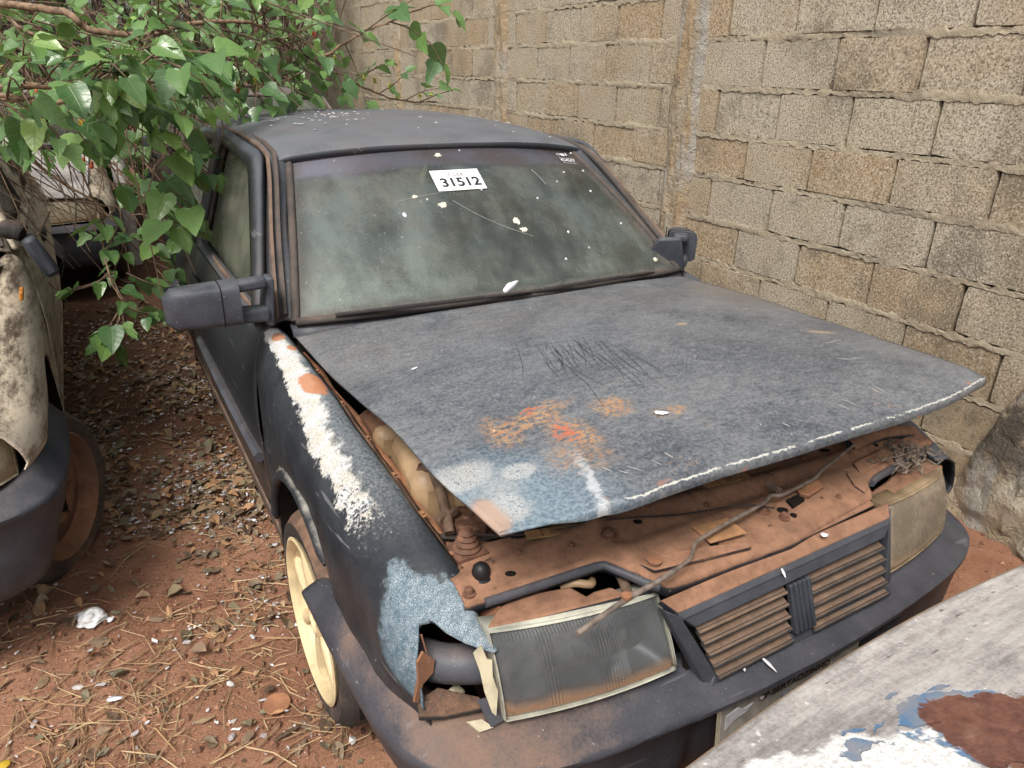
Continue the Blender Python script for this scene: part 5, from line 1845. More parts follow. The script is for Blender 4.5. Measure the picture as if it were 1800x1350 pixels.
for x, y in ((-.50, .235), (-.40, .215), (-.20, .24), (-.08, .20), (.12, .215), (.25, .235), (.36, .20), (-.25, .09), (.20, .10), (-.605, .26)):
    z = zt((x, y)) + relief(x, y, 0)
    MB().lathe([(.007, 0), (.007, .002), (.0045, .003), (.004, .007), (0, .0075)], (x, y, z - .001), 'z', 8).build('bolt', 'cap', sp, 30)

# ---- left lamp: housing, lens, broken surround
lamp('headlamp', -1, dark, (.303, .076, .688), (.618, .120, .702), (.287, .022, .556), (.610, .072, .552), 'lens')
hp = [(-.612, .122), (-.580, .160), (-.545, .180), (-.510, .180), (-.440, .150), (-.432, .115), (-.412, .118), (-.375, .128), (-.360, .092), (-.33, .09), (-.306, .084)]
poly = [(-.306, .084), (-.33, .098), (-.355, .098), (-.372, .128), (-.412, .124), (-.432, .118), (-.442, .152), (-.510, .182), (-.548, .182), (-.585, .160), (-.622, .132)]
hs = MB().prism(poly, .56, lambda p: .704 - .10 * max(0, p[1] - .16) + .006 * math.sin(p[0] * 40)).build('lamp_housing', 'panel', dark, 35, 0.008)
MB().tube(cr([(-.445, .175, .690), (-.425, .165, .700), (-.40, .150, .698), (-.385, .165, .690)], 10), .008, 8).build('lamp_cable', 'bottle', hs, 60)
MB().tube(cr([(-.345, .20, .690), (-.335, .165, .700), (-.342, .13, .700), (-.35, .105, .69)], 10), .010, 8).build('lamp_cable', 'hose', hs, 60)
MB().box((-.570, .195, .675), (.05, .03, .05), (0.3, 0.4, 0.5)).build('lamp_bracket', 'rust', hs, 40, 0.006)
# turn-signal gap: dark chassis leg, rusty tab, snapped rim shard, clip
MB().tube(cr([(-.715, .26, .60), (-.68, .20, .605), (-.635, .165, .61), (-.60, .16, .60)], 10), [.034] * 10, 12).build('chassis_leg', 'plastic', dark, 60)
MB().slab([(-.735, .155, .585), (-.690, .175, .575), (-.63, .135, .560), (-.63, .12, .548), (-.70, .13, .555), (-.74, .14, .565)], (0, 0, 1), .008).build('lamp_shelf', 'wing', dark, 40, 0.002)
MB().slab([(-.728, .165, .655), (-.712, .178, .660), (-.695, .172, .640), (-.700, .168, .618), (-.722, .160, .610), (-.735, .150, .585), (-.742, .150, .59), (-.730, .158, .625)], (.2, -1, .3), .006).build('rusty_tab', 'rust', dark, 30)
MB().tube([(-.712, .185, .690), (-.706, .180, .655)], .0018, 5).build('wire_end', 'rust', dark)
MB().slab([(-.655, .110, .688), (-.642, .108, .700), (-.634, .102, .672), (-.626, .100, .668), (-.628, .094, .640), (-.622, .086, .612), (-.630, .076, .572), (-.636, .080, .580), (-.645, .090, .620), (-.648, .100, .655)], (-.6, -1, .4), .004).build('lamp_shard', 'lensrim', dark, 30)
MB().slab([(-.650, .105, .590), (-.630, .100, .590), (-.612, .082, .548), (-.634, .085, .540)], (0, -1, .5), .004).build('lamp_clip', 'plastic', dark, 30)
MB().slab([(-.665, .115, .540), (-.645, .098, .552), (-.63, .085, .538), (-.652, .092, .532)], (0, -.6, 1), .004).build('lamp_shard', 'lensrim', dark, 30)
MB().box((-.665, .17, .54), (.03, .025, .045), (0.4, 0.3, 0.6)).build('plug', 'lensrim', dark, 40, 0.006)
# ---- right lamp
lamp('headlamp', 1, dark, (.322, .064, .690), (.640, .105, .688), (.315, .018, .545), (.665, .082, .548), 'lens2', 0.055)
MB().prism([(.325, .075), (.62, .115), (.60, .165), (.50, .16), (.42, .135), (.33, .12)], .56, .692).build('lamp_housing', 'panel', dark, 35, 0.008)
# torn grey insulation hanging over the right lamp
fl = MB()
for k in range(170):
    cx, cy, cz = .50 + rs.gauss(0, .038), .158 + rs.gauss(0, .020), .725 + rs.gauss(0, .012)
    a = rs.uniform(0, 6.28)
    L = rs.uniform(.02, .05)
    pts = [(cx + math.cos(a + .8 * t) * L * t / 4, cy + math.sin(a + .8 * t) * L * t / 4 * .7, cz + rs.uniform(-.010, .010)) for t in range(5)]
    fl.tube(pts, [.001, rs.uniform(.0015, .004), rs.uniform(.0015, .004), .0015, .0006], 4)
fl.build('torn_insulation', 'fluff', dark, 60)

# ---- grille with five slats each side and the five-bar badge
gr = bpy.data.objects.new('grille', None)
COL.objects.link(gr)
gr.parent = dark


def bar(a, b, w, t, nrm=(0, -1, .45)):
    """flat bar from a to b of width w and thickness t"""
    a, b = Vector(a), Vector(b)
    d = (b - a).normalized()
    n = Vector(nrm).normalized()
    s = d.cross(n).normalized() * w / 2
    return [a - s, b - s, b + s, a + s], n, t


MB().slab([(-.322, .050, .706), (-.300, .026, .686), (.282, .028, .697), (.312, .056, .712)], (0, -.6, 1), .018).build('grille_top', 'panel', gr, 30, 0.003)
g = MB()
g.slab([(-.305, .032, .690), (-.292, .018, .675), (.276, .020, .687), (.286, .034, .701)], (0, -.6, 1), .018)
g.slab([(-.294, .022, .678), (-.268, .012, .652), (.256, .014, .664), (.278, .022, .689)], (0, -1, .55), .022)
g.slab([(-.320, .040, .690), (-.296, .022, .678), (-.205, -.008, .520), (-.232, .000, .505)], (0, -1, .3), .022)
g.slab([(.312, .048, .700), (.278, .022, .684), (.285, -.002, .528), (.322, .012, .530)], (0, -1, .3), .022)
g.slab([(-.215, -.002, .535), (.288, -.002, .545), (.30, -.010, .520), (-.23, -.010, .515)], (0, -1, .5), .020)
g.build('surround', 'plastic', gr, 30, 0.003)
MB().slab([(-.255, .030, .530), (.285, .030, .540), (.262, .045, .665), (-.272, .045, .655)], (0, -1, .3), .01).build('backing', 'void', gr, 0)
for k in range(5):
    t = k / 4
    z = .645 - .026 * k
    y = .024 - .0065 * k
    xl = -.262 + .042 * t + .004
    for (x0, x1) in ((xl, -.033 + .014 * t), (.028 + .014 * t, .262 + .012 * t)):
        s = MB()
        s.slab([(x0, y - .009, z - .006), (x1, y - .009, z - .004), (x1, y + .013, z + .005), (x0, y + .013, z + .003)], (0, -.45, 1), .005)
        s.build('slat', 'grille', gr, 30, 0.0015)
        MB().tube([(x0, y - .011, z - .010), (x1, y - .011, z - .008)], .0036, 6).build('slat_lip', 'grille', gr, 60)
bd = bpy.data.objects.new('badge', None)
COL.objects.link(bd)
bd.parent = dark
for k in range(5):
    x = -.026 + .0120 * k
    s = MB()
    s.slab([(x - .004, .010, .652), (x + .0052, .010, .653), (x + .0202, -.016, .548), (x + .011, -.016, .547)], (0, -1, .25), .014)
    s.build('badge_bar', 'mirror', bd, 30, 0.002)
shelf = MB()
shelf.slab([(-.300, .055, .712), (.02, .046, .716), (.02, .066, .722), (-.29, .082, .720)], (0, -.3, 1), .010)
shelf.slab([(.03, .048, .716), (.270, .060, .716), (.275, .085, .722), (.03, .066, .722)], (0, -.3, 1), .010)
shelf.build('grille_shelf', 'panel', gr, 30, 0.003)

# ---- number plate in the bumper recess
pl = MB().box((.0, -.020, .418), (.40, .004, .115), (-.10, 0, 0)).build('number_plate', 'plate', dark, 30, 0.002)
MB().box((.0, -.0175, .418), (.412, .003, .127), (-.10, 0, 0)).build('plate_frame', 'lensrim', pl, 30, 0.002)
M4 = frame((-.002, -.0275, .439), (1, 0, 0), (0, .10, 1))
text('plate_town', 'SP-SERTAOZINHO', .019, M4, 'plateink', pl, 0.0006, 1.3)
for x in (-.10,):
    MB().box((x, -.0275, .440), (.006, .004, .006)).build('plate_screw', 'feather', pl, 30)
MB().slab([(-.195, -.028, .440), (-.168, -.031, .452), (-.150, -.029, .438), (-.128, -.031, .444), (-.140, -.029, .425), (-.170, -.028, .418), (-.19, -.027, .40)], (0, -1, .2), .002).build('peeling_film', 'feather', pl, 30)

# ---- things stuck to the windscreen
def wsp(u, v):
    i, j = v * 29, u * 49
    a, b = int(min(i, 28)), int(min(j, 48))
    di, dj = i - a, j - b
    p = (WG[a, b] * (1 - di) + WG[a + 1, b] * di) * (1 - dj) + (WG[a, b + 1] * (1 - di) + WG[a + 1, b + 1] * di) * dj
    return Vector(p)


WSN = (wsp(.55, .5) - wsp(.45, .5)).cross(wsp(.5, .55) - wsp(.5, .45)).normalized()


def on_ws(u, v, lift=.003):
    du = (wsp(u + .02, v) - wsp(u - .02, v)).normalized()
    dv = (wsp(u, v + .02) - wsp(u, v - .02)).normalized()
    n = du.cross(dv).normalized()
    return frame(wsp(u, v) + n * lift, du, dv), n


def stick_label():
    M4, n = on_ws(.463, .735, .0035)
    me = MB().box((0, 0, 0), (.165, .090, .001)).mesh('lot_label')
    me.transform(M4)
    o = link('lot_label', me, 'paper', dark, 0)
    o['label'] = 'white paper lot label reading Lote 31512'
    up1 = Matrix.Translation(n * .0009)
    text('label_word', 'Lote', .026, up1 @ M4 @ Matrix.Translation((0, .024, 0)), 'greyink', o, 0.0004, 1.1)
    text('label_number', '31512', .052, up1 @ M4 @ Matrix.Translation((.004, -.012, 0)), 'ink', o, 0.0016, 1.05)
    M5, n5 = on_ws(.925, .905, .003)
    me = MB().box((0, .002, 0), (.066, .0012, .0006)).box((0, -.026, 0), (.066, .0012, .0006)).box((-.002, .022, 0), (.020, .014, .0006)).box((.018, .026, 0), (.006, .014, .0006)).mesh('etched_mark')
    me.transform(M5)
    em = link('etched_mark', me, 'whiteink', ws_obj, 0)
    text('etched_number', '454047', .024, M5 @ Matrix.Translation((0, -.012, .001)), 'whiteink', em, 0.0003)
    ring = MB()
    ring.tube([tuple(M5 @ Vector((-.024 + .008 * math.cos(a), .022 + .006 * math.sin(a), .0005))) for a in np.linspace(0, 2 * math.pi, 14)], .0009, 4, False)
    ring.build('etched_ring', 'whiteink', em)


ws_obj = [o for o in bpy.data.objects if o.name.startswith('windscreen') and o.parent == dark and 'seal' not in o.name][0]
stick_label()


def splat(u, v, r, seed, mat='dropping', stretch=1.0):
    q = random.Random(seed)
    M4, n = on_ws(u, v, .0012)
    P = []
    k = 22
    for i in range(k):
        a = 2 * math.pi * i / k
        rr = r * q.uniform(.55, 1.15)
        P.append((rr * math.cos(a), rr * math.sin(a) * stretch))
    me = MB().add([(0, 0, .003 + r * .05)] + [(x, y, .0005) for x, y in P] + [(x, y, -.001) for x, y in P],
                  [(0, 1 + i, 1 + (i + 1) % k) for i in range(k)] + [(1 + i, 1 + k + i, 1 + k + (i + 1) % k, 1 + (i + 1) % k) for i in range(k)]).mesh('bird_dropping')
    me.transform(M4)
    return link('bird_dropping', me, mat, ws_obj, 60)


for i, (u, v, r, s) in enumerate(((.44, .93, .015, .9), (.385, .575, .020, .8), (.575, .435, .016, 1.2), (.583, .375, .017, .9), (.318, .645, .012, .8), (.275, .535, .008, 1.6), (.945, .085, .013, .9),
                                  (.52, .665, .008, 1.0), (.86, .78, .006, .8), (.80, .70, .005, 1), (.905, .62, .007, 1), (.685, .58, .006, 1), (.715, .335, .006, 1.2), (.92, .36, .005, 1), (.66, .17, .006, 1), (.35, .62, .005, 1), (.985, .975, .008, .6), (.955, .80, .006, 1), (.52, .96, .004, 1), (.75, .22, .004, 1))):
    splat(u, v, r * .8, 100 + i, 'dropping' if r > .010 else 'feather', s)
# cracks running across the glass
ck = MB()
for pts in (((.26, .62), (.33, .645), (.40, .66), (.46, .665)), ((.42, .60), (.47, .50), (.53, .41), (.60, .33)), ((.735, .80), (.745, .74), (.75, .68))):
    c3 = cr([on_ws(u, v, .001)[0].to_translation()[:] for u, v in pts], 14)
    ck.tube([tuple(p) for p in c3], .0006, 4)
ck.build('crack', 'scratchw', ws_obj, 0)

# ------------------------------------------------------------------ the other cars
PB = dict(paint='beige', roof='beige', hood='beige', tyre='tyre2', rim='steelrim', steel=True, wz=.262, flat=0.045, sill='beige', rail='seal', wx=.675, wy=.57, rub=False)
pale = thing('sedan_car', 'sunburnt beige car with brown streaks and flat soil-caked tyre, left edge', 'car', (-2.035, 1.20, 0))
make_car(pale, PB, left_wheel_steer=R(-26))
simple_front(pale, PB, 'lens3')
# its near mirror hangs folded against the door: replace the pair
for o in [q for q in pale.children if q.name.startswith('door_mirror')]:
    for c in list(o.children):
        bpy.data.objects.remove(c)
    bpy.data.objects.remove(o)
fm = bpy.data.objects.new('door_mirror', None)
COL.objects.link(fm)
fm.parent = pale
MB().tube(cr([(.705, 1.17, 1.000), (.735, 1.16, .998), (.760, 1.15, .985)], 8), [.030, .033, .034, .034, .033, .034, .033, .030], 12).build('bellows', 'rubber', fm, 40)
MB().box((.795, 1.15, .905), (.052, .10, .150), (0, -.38, 0.1), (.9, .9)).build('shell', 'mirror', fm, 60, 0.016)
MB().box((.742, .80, .862), (.012, .05, .030), (0.15, 0.2, 0)).build('side_repeater', 'orange', pale, 40, 0.004)

PW = dict(paint='beige', roof='oldwhite2', hood='oldwhite2', tyre='tyre2', rim='steelrim', steel=True, wz=.262, flat=0.03, bumper='plastic', sill='rail')
far = thing('wreck_car', 'cream car with dusty lamp facing the camera, behind branches', 'car', (-1.66, 4.95, 0))
make_car(far, PW)
simple_front(far, PW, 'lens3')

PG = dict(paint='graypaint', roof='graypaint', hood='graypaint', tyre='tyre2', rim='steelrim', steel=True, wz=.262, flat=0.03)
rear = thing('parked_car', 'brown-grey car whose roof shows just behind the dark hatchback', 'car', (.28, 4.35, 0))
make_car(rear, PG)
simple_front(rear, PG, 'lens3')

PF = dict(paint='oldwhite2', roof='oldwhite2', hood='oldwhite', tyre='tyre2', rim='steelrim', steel=True, wz=.262, flat=0.03)
near = thing('derelict_car', 'sooty white bonnet with blue and rust bare patch, bottom right corner', 'car', (.02, -.143, .0), rotz=math.pi)
make_car(near, PF)
simple_front(near, PF, 'lens3')
for o in [q for q in near.children if q.name.startswith('front_bumper')]:
    bpy.data.objects.remove(o)

# stand-ins for half-hidden white, red and yellow items among the far wrecks
dr = thing('white_red_standin', 'white post-shaped stand-in with a red band for an unclear item behind the branches', 'stand-in', (-.80, 6.02, .0))
MB().lathe([(.052, .0), (.055, .05), (.055, 1.14), (.045, 1.17), (0, 1.18)], (0, 0, 0), 'z', 20).build('standin_body', 'whitepaint', dr, 40)
MB().lathe([(.0562, .92), (.0562, 1.08)], (0, 0, 0), 'z', 20, cap=False).build('standin_band', 'redpaint', dr, 40)
yp = thing('yellow_plate', 'small yellow plate with dark letters seen through the branches', 'plate', (-.94, 5.95, 1.03))
MB().box((0, 0, .055), (.17, .006, .11)).build('plate_sheet', 'yellowplate', yp, 30, 0.003)
text('plate_letters', 'ME', .085, frame((0, -.005, .055), (1, 0, 0), (0, 0, 1)), 'ink', yp, 0.001)
MB().tube([(0, .012, -1.03), (0, .012, .10)], .014, 8).build('plate_post', 'rust', yp, 40)

# ------------------------------------------------------------------ mulberry tree
CAMP = Vector((-1.058, -0.683, 1.539))
tree = thing('mulberry_tree', 'leafy mulberry tree reaching over the cars at upper left', 'tree', (-2.6, 6.6, 0))
TL = Vector((-2.6, 6.6, 0))
tr = random.Random(21)
LEAFMESH = []


def leaf_mesh(seed, lobed=False):
    q = random.Random(seed)
    half = [(0.0, 0.02), (.16, -.035), (.31, .03), (.385, .14), (.40, .28), (.36, .44), (.29, .60), (.19, .77), (.085, .91), (0.0, 1.03)]
    mid = [(0, 0.0), (0, .03), (0, .10), (0, .20), (0, .32), (0, .46), (0, .61), (0, .77), (0, .91), (0, 1.03)]
    fold = q.uniform(.12, .38)
    droop = q.uniform(.05, .40)
    curl = q.uniform(-.15, .15)
    v, f, uv = [], [], []

    def put(x, y):
        z = abs(x) * fold - droop * y * y * .5 + curl * x * y + 0.03 * math.sin(y * 14 + seed) * abs(x) * 2
        v.append((x, y, z))
        uv.append((.5 + x, y))
        return len(v) - 1
    n = len(half)
    M = [put(*mid[i]) for i in range(n)]
    for s in (-1, 1):
        Hh = [put(s * half[i][0] * .55, mid[i][1] * .4 + half[i][1] * .6) for i in range(n)]
        O = []
        for i in range(n):
            jx = q.uniform(.90, 1.06)
            if lobed and i in (5, 6):
                jx *= .62
            O.append(put(s * half[i][0] * jx, half[i][1] + q.uniform(-.02, .02)))
        for i in range(n - 1):
            a = [M[i], M[i + 1], Hh[i + 1], Hh[i]]
            b = [Hh[i], Hh[i + 1], O[i + 1], O[i]]
            f += [a[::-1], b[::-1]] if s > 0 else [a, b]
    me = bpy.data.meshes.new('leaf')
    me.from_pydata(v, [], f)
    ul = me.uv_layers.new(name='UVMap')
    for lp in me.loops:
        ul.data[lp.index].uv = uv[lp.vertex_index]
    me.materials.append(MT['leaf'])
    me.shade_smooth()
    return me, v, f, uv


LEAFMESH = [leaf_mesh(s, s % 5 == 4) for s in range(10)]
LEAVES = []                           # (matrix, mesh index)
TWIG = MB()
BR = []


def add_leaf(p, d, size, n=None):
    d = Vector(d).normalized()
    up_ = Vector((tr.gauss(0, .5), tr.gauss(0, .5) - .35, 1)) if n is None else Vector(n)
    x = d.cross(up_).normalized()
    z = x.cross(d).normalized()
    M4 = Matrix(((x.x, d.x, z.x, p[0]), (x.y, d.y, z.y, p[1]), (x.z, d.z, z.z, p[2]), (0, 0, 0, 1))) @ Matrix.Scale(size, 4)
    LEAVES.append((M4, tr.randrange(10)))


def leafy(pts, size, gap, start=0.15, twig_r=0.0035, mb=None):
    """leaves alternating along a twig polyline"""
    P = cr(pts, max(6, int(sum(np.linalg.norm(np.diff(np.array(pts), axis=0), axis=1)) / .03)))
    (mb or TWIG).tube([tuple(p) for p in P], [twig_r * (1 - .6 * i / len(P)) for i in range(len(P))], 5)
    acc, side = 0.0, 1
    L = 0
    tot = sum(np.linalg.norm(np.diff(P, axis=0), axis=1))
    for i in range(1, len(P)):
        s = np.linalg.norm(P[i] - P[i - 1])
        acc += s
        L += s
        if acc > gap * tr.uniform(.7, 1.3) and L > start * tot:
            acc = 0
            side = -side
            t = Vector(P[i] - P[i - 1]).normalized()
            lat = t.cross(Vector((0, 0, 1))).normalized() * side
            d = (t * .55 + lat * tr.uniform(.5, 1.0) + Vector((tr.gauss(0, .25), tr.gauss(0, .25), tr.uniform(-.55, .25)))).normalized()
            p0 = Vector(P[i])
            p1 = p0 + d * size * .30 + Vector((0, 0, .01))
            TWIG.tube([tuple(p0), tuple((p0 + p1) / 2 + Vector((0, 0, .006))), tuple(p1)], .0011, 4)
            add_leaf(p1, d + Vector((0, 0, tr.uniform(-.35, .05))), size * tr.uniform(.45, 1.15))
    add_leaf(Vector(P[-1]), Vector(P[-1] - P[-2]) + Vector((0, 0, -.01)), size * .8)


LIMBS = [
    ([(-2.6, 6.6, 0), (-2.5, 6.2, .8), (-2.2, 5.2, 1.5), (-1.8, 4.2, 1.75), (-1.4, 3.2, 1.75), (-1.033, 2.6, 1.699), (-.939, 2.55, 1.644), (-.742, 2.5, 1.636), (-.621, 2.5, 1.675), (-.396, 2.5, 1.689), (-.262, 2.55, 1.62), (-.127, 2.6, 1.563), (.06, 2.7, 1.486), (.282, 2.8, 1.408), (.547, 2.9, 1.392)], .024, .0040),
    ([(-2.2, 5.2, 1.5), (-1.75, 3.6, 1.5), (-1.4, 2.5, 1.46), (-1.14, 2.2, 1.467), (-.963, 2.2, 1.481), (-.737, 2.25, 1.478), (-.493, 2.35, 1.470), (-.335, 2.4, 1.479), (-.218, 2.45, 1.529)], .016, .0035),
    ([(-1.8, 4.2, 1.75), (-1.6, 3.0, 1.45), (-1.286, 2.6, 1.305), (-1.175, 2.6, 1.163), (-1.031, 2.6, 1.029), (-.922, 2.6, .84), (-.854, 2.65, .563)], .010, .003),
    ([(-1.8, 4.2, 1.75), (-1.3, 3.6, 1.72), (-1.124, 3.0, 1.634), (-.855, 3.2, 1.515), (-.58, 3.2, 1.326), (-.429, 3.1, 1.255)], .011, .0035),
    ([(-1.4, 3.2, 1.75), (-1.2, 3.1, 1.5), (-1.023, 3.0, 1.226), (-.949, 3.0, 1.035), (-.851, 3.0, .802), (-.838, 3.0, .586)], .008, .0025),
    ([(-1.4, 2.5, 1.46), (-1.086, 2.0, 1.426), (-.951, 2.0, 1.506), (-.836, 2.0, 1.54), (-.761, 2.05, 1.575)], .010, .003),
    ([(-1.7, 2.9, 1.5), (-1.4, 2.0, 1.45), (-1.207, 1.7, 1.445), (-1.146, 1.7, 1.438), (-1.115, 1.7, 1.390)], .008, .003),
    ([(-.127, 2.6, 1.563), (-.013, 2.6, 1.625), (.09, 2.6, 1.683), (.188, 2.55, 1.722), (.311, 2.5, 1.776)], .008, .003),
    ([(-.737, 2.25, 1.478), (-.685, 2.3, 1.413), (-.772, 2.2, 1.288), (-.844, 2.15, 1.201), (-.877, 2.1, 1.134)], .006, .0025),
    ([(-1.031, 2.6, 1.029), (-1.041, 2.4, .806), (-1.013, 2.35, .704), (-1.047, 2.3, .633), (-1.085, 2.3, .58)], .005, .0025),
    ([(-.58, 3.2, 1.326), (-.669, 2.9, .984), (-.699, 2.9, .86), (-.713, 2.9, .678)], .005, .0025),
    ([(-2.5, 6.2, .8), (-1.6, 6.0, 1.9), (-.6, 5.2, 2.15), (.2, 4.6, 2.1), (.7, 4.3, 2.0)], .020, .005),
]
for i, (P, r0, r1) in enumerate(LIMBS):
    C = cr(P, 14 * len(P))
    C = C + np.array([[0.008 * fbm((k * .15, i, c), 1.0) for c in range(3)] for k in range(len(C))]) * (1 if i else 1)
    t = np.linspace(0, 1, len(C))
    rad = r1 + (r0 - r1) * (1 - t) ** 1.8
    b = MB().tube([tuple(Vector(p) - TL) for p in C], list(rad), 8).build('branch', 'bark', tree, 60)
    BR.append(C)

S1 = .100
# explicit sprays
leafy([(-.396, 2.5, 1.689), (-.33, 2.42, 1.74), (-.24, 2.4, 1.80)], S1, .05)
leafy([(.188, 2.55, 1.722), (.25, 2.5, 1.70), (.33, 2.45, 1.64), (.37, 2.42, 1.56)], .115, .045)
leafy([(.09, 2.6, 1.683), (.17, 2.5, 1.75), (.25, 2.45, 1.80)], .115, .045)
leafy([(.311, 2.5, 1.776), (.36, 2.45, 1.79), (.42, 2.42, 1.76)], .11, .04)
leafy([(.06, 2.7, 1.486), (.13, 2.65, 1.53), (.18, 2.6, 1.56)], .075, .035)
leafy([(.20, 2.77, 1.43), (.26, 2.7, 1.48), (.31, 2.68, 1.53)], .07, .03)
leafy([(.35, 2.82, 1.40), (.42, 2.78, 1.44), (.50, 2.75, 1.46)], .075, .04)
leafy([(.45, 2.86, 1.395), (.53, 2.82, 1.43), (.60, 2.80, 1.45)], .07, .035)
leafy([(-.127, 2.6, 1.563), (-.10, 2.55, 1.50), (-.05, 2.5, 1.44)], .085, .04)
leafy([(-.262, 2.55, 1.62), (-.25, 2.5, 1.50), (-.27, 2.45, 1.42)], .085, .04)
leafy([(-.041 - 1, 2.4, .806), (-1.09, 2.38, .775), (-1.17, 2.4, .752)], .072, .045)
leafy([(-1.02, 2.5, .78), (-.99, 2.45, .755), (-.92, 2.45, .745)], .078, .045)
leafy([(-1.03, 2.33, .66), (-1.06, 2.3, .61), (-1.085, 2.3, .575)], .100, .028, 0)
leafy([(-1.013, 2.35, .704), (-.975, 2.33, .665), (-.94, 2.33, .64)], .065, .035)
leafy([(-.869, 2.62, .63), (-.85, 2.6, .60), (-.79, 2.6, .58)], .085, .03)
leafy([(-.838, 3.0, .66), (-.81, 2.95, .62), (-.78, 2.9, .56)], .085, .03)
leafy([(-.713, 2.9, .74), (-.73, 2.85, .66), (-.73, 2.8, .56)], .085, .03)
leafy([(-.699, 2.9, .90), (-.72, 2.85, .86), (-.75, 2.8, .80)], .085, .03)
leafy([(-.844, 2.15, 1.201), (-.82, 2.1, 1.16), (-.76, 2.05, 1.10)], .115, .028)
leafy([(-.877, 2.1, 1.134), (-.86, 2.05, 1.10), (-.82, 2.0, 1.03)], .115, .03)
leafy([(-.80, 2.2, 1.25), (-.73, 2.15, 1.22), (-.66, 2.12, 1.17)], .105, .03)
leafy([(-.76, 2.2, 1.30), (-.68, 2.2, 1.28), (-.62, 2.2, 1.24)], .105, .03)
leafy([(-1.207, 1.7, 1.445), (-1.16, 1.65, 1.40), (-1.14, 1.6, 1.33)], .095, .03)
leafy([(-1.17, 1.7, 1.44), (-1.12, 1.62, 1.40), (-1.08, 1.58, 1.34)], .095, .03)
leafy([(-1.22, 1.72, 1.44), (-1.20, 1.62, 1.50), (-1.16, 1.55, 1.54)], .09, .035)
leafy([(-1.03, 2.0, 1.45), (-.98, 1.92, 1.44), (-.96, 1.9, 1.38)], .125, .04)
leafy([(-.70, 2.1, 1.58), (-.62, 2.0, 1.57), (-.54, 2.0, 1.54)], .10, .04)
leafy([(-.92, 2.6, .98), (-.88, 2.55, .99), (-.83, 2.5, .96)], .085, .035)
leafy([(-.97, 2.6, .95), (-1.0, 2.5, .92), (-1.03, 2.45, .88)], .07, .04)
for pts_, sz_ in (([(-.85, 2.4, 1.2), (-.80, 2.3, 1.12), (-.74, 2.2, 1.02)], .10), ([(-.95, 2.5, 1.2), (-.90, 2.4, 1.1), (-.82, 2.3, 1.05)], .09),
                  ([(-.75, 2.6, 1.1), (-.74, 2.5, 1.0), (-.72, 2.4, .90)], .09), ([(-.95, 2.6, .93), (-.98, 2.5, .86), (-1.02, 2.45, .80)], .08),
                  ([(-.85, 2.65, .80), (-.80, 2.6, .76), (-.75, 2.55, .70)], .08), ([(-.60, 2.4, 1.46), (-.54, 2.3, 1.42), (-.50, 2.25, 1.36)], .095), ([(-.45, 2.4, 1.47), (-.42, 2.35, 1.42), (-.38, 2.3, 1.39)], .09),
                  ([(-.9, 2.2, 1.48), (-.86, 2.05, 1.42), (-.84, 1.95, 1.35)], .115), ([(-1.1, 2.1, 1.44), (-1.06, 1.95, 1.40), (-1.03, 1.85, 1.34)], .115), ([(-.3, 2.42, 1.50), (-.27, 2.38, 1.45), (-.22, 2.36, 1.43)], .08),
                  ([(-.80, 2.0, 1.55), (-.74, 1.9, 1.53), (-.68, 1.85, 1.48)], .11), ([(-1.0, 2.0, 1.50), (-.94, 1.85, 1.54), (-.90, 1.8, 1.50)], .11)):
    leafy(pts_, sz_, .032)
for pts_, sz_ in (([(-1.02, 2.42, .80), (-1.09, 2.40, .775), (-1.18, 2.40, .755)], .075), ([(-1.03, 2.40, .79), (-1.02, 2.36, .745), (-1.00, 2.34, .70)], .085), ([(-.98, 2.40, .80), (-.93, 2.38, .77), (-.88, 2.38, .74)], .085),
                  ([(-1.03, 2.32, .68), (-1.07, 2.30, .635), (-1.11, 2.29, .60)], .095), ([(-1.02, 2.32, .66), (-1.03, 2.30, .60), (-1.04, 2.29, .54)], .10), ([(-1.0, 2.33, .69), (-.96, 2.32, .665), (-.91, 2.32, .65)], .075),
                  ([(-.87, 2.6, .66), (-.84, 2.55, .63), (-.83, 2.5, .57)], .085), ([(-.90, 2.6, .80), (-.86, 2.55, .79), (-.80, 2.5, .76)], .09), ([(-.98, 2.6, 1.0), (-1.02, 2.5, .98), (-1.08, 2.45, .95)], .08), ([(-.95, 2.6, .90), (-.91, 2.5, .90), (-.86, 2.45, .88)], .085)):
    leafy(pts_, sz_, .034, 0.0)
# random leafy twigs along the limbs
for ci, cnt, L0, sz in ((0, 26, .34, .095), (1, 26, .32, .095), (3, 22, .32, .09), (5, 11, .26, .10), (4, 10, .24, .075), (2, 12, .24, .08), (11, 14, .40, .10), (6, 5, .2, .09)):
    C = BR[ci]
    lo = {0: .46, 1: .36, 3: .3, 5: .25, 4: .15, 2: .3, 11: .2, 6: .3}[ci]
    for k in range(cnt):
        i = int((lo + (1 - lo) * tr.random() ** 1.25 * .96) * (len(C) - 1))
        p = Vector(C[i])
        if ci == 0 and p.x > -.15:
            continue
        d = Vector((tr.uniform(-.5, 1.0), tr.uniform(-1.0, .3), tr.uniform(-.75, .55))).normalized()
        L = L0 * tr.uniform(.5, 1.15)
        q1 = p + d * L * .5 + Vector((0, 0, .03))
        q2 = p + d * L + Vector((0, 0, -.05))
        if q2.y < 1.45 or (q2.x > -.45 and q2.z < 1.30) or q2.z < 1.02 or (q2.x > -.3 and q2.y < 2.3) or (q2.z < 1.22 and q2.x < -.98):
            continue
        leafy([tuple(p), tuple(q1), tuple(q2)], sz, .045)
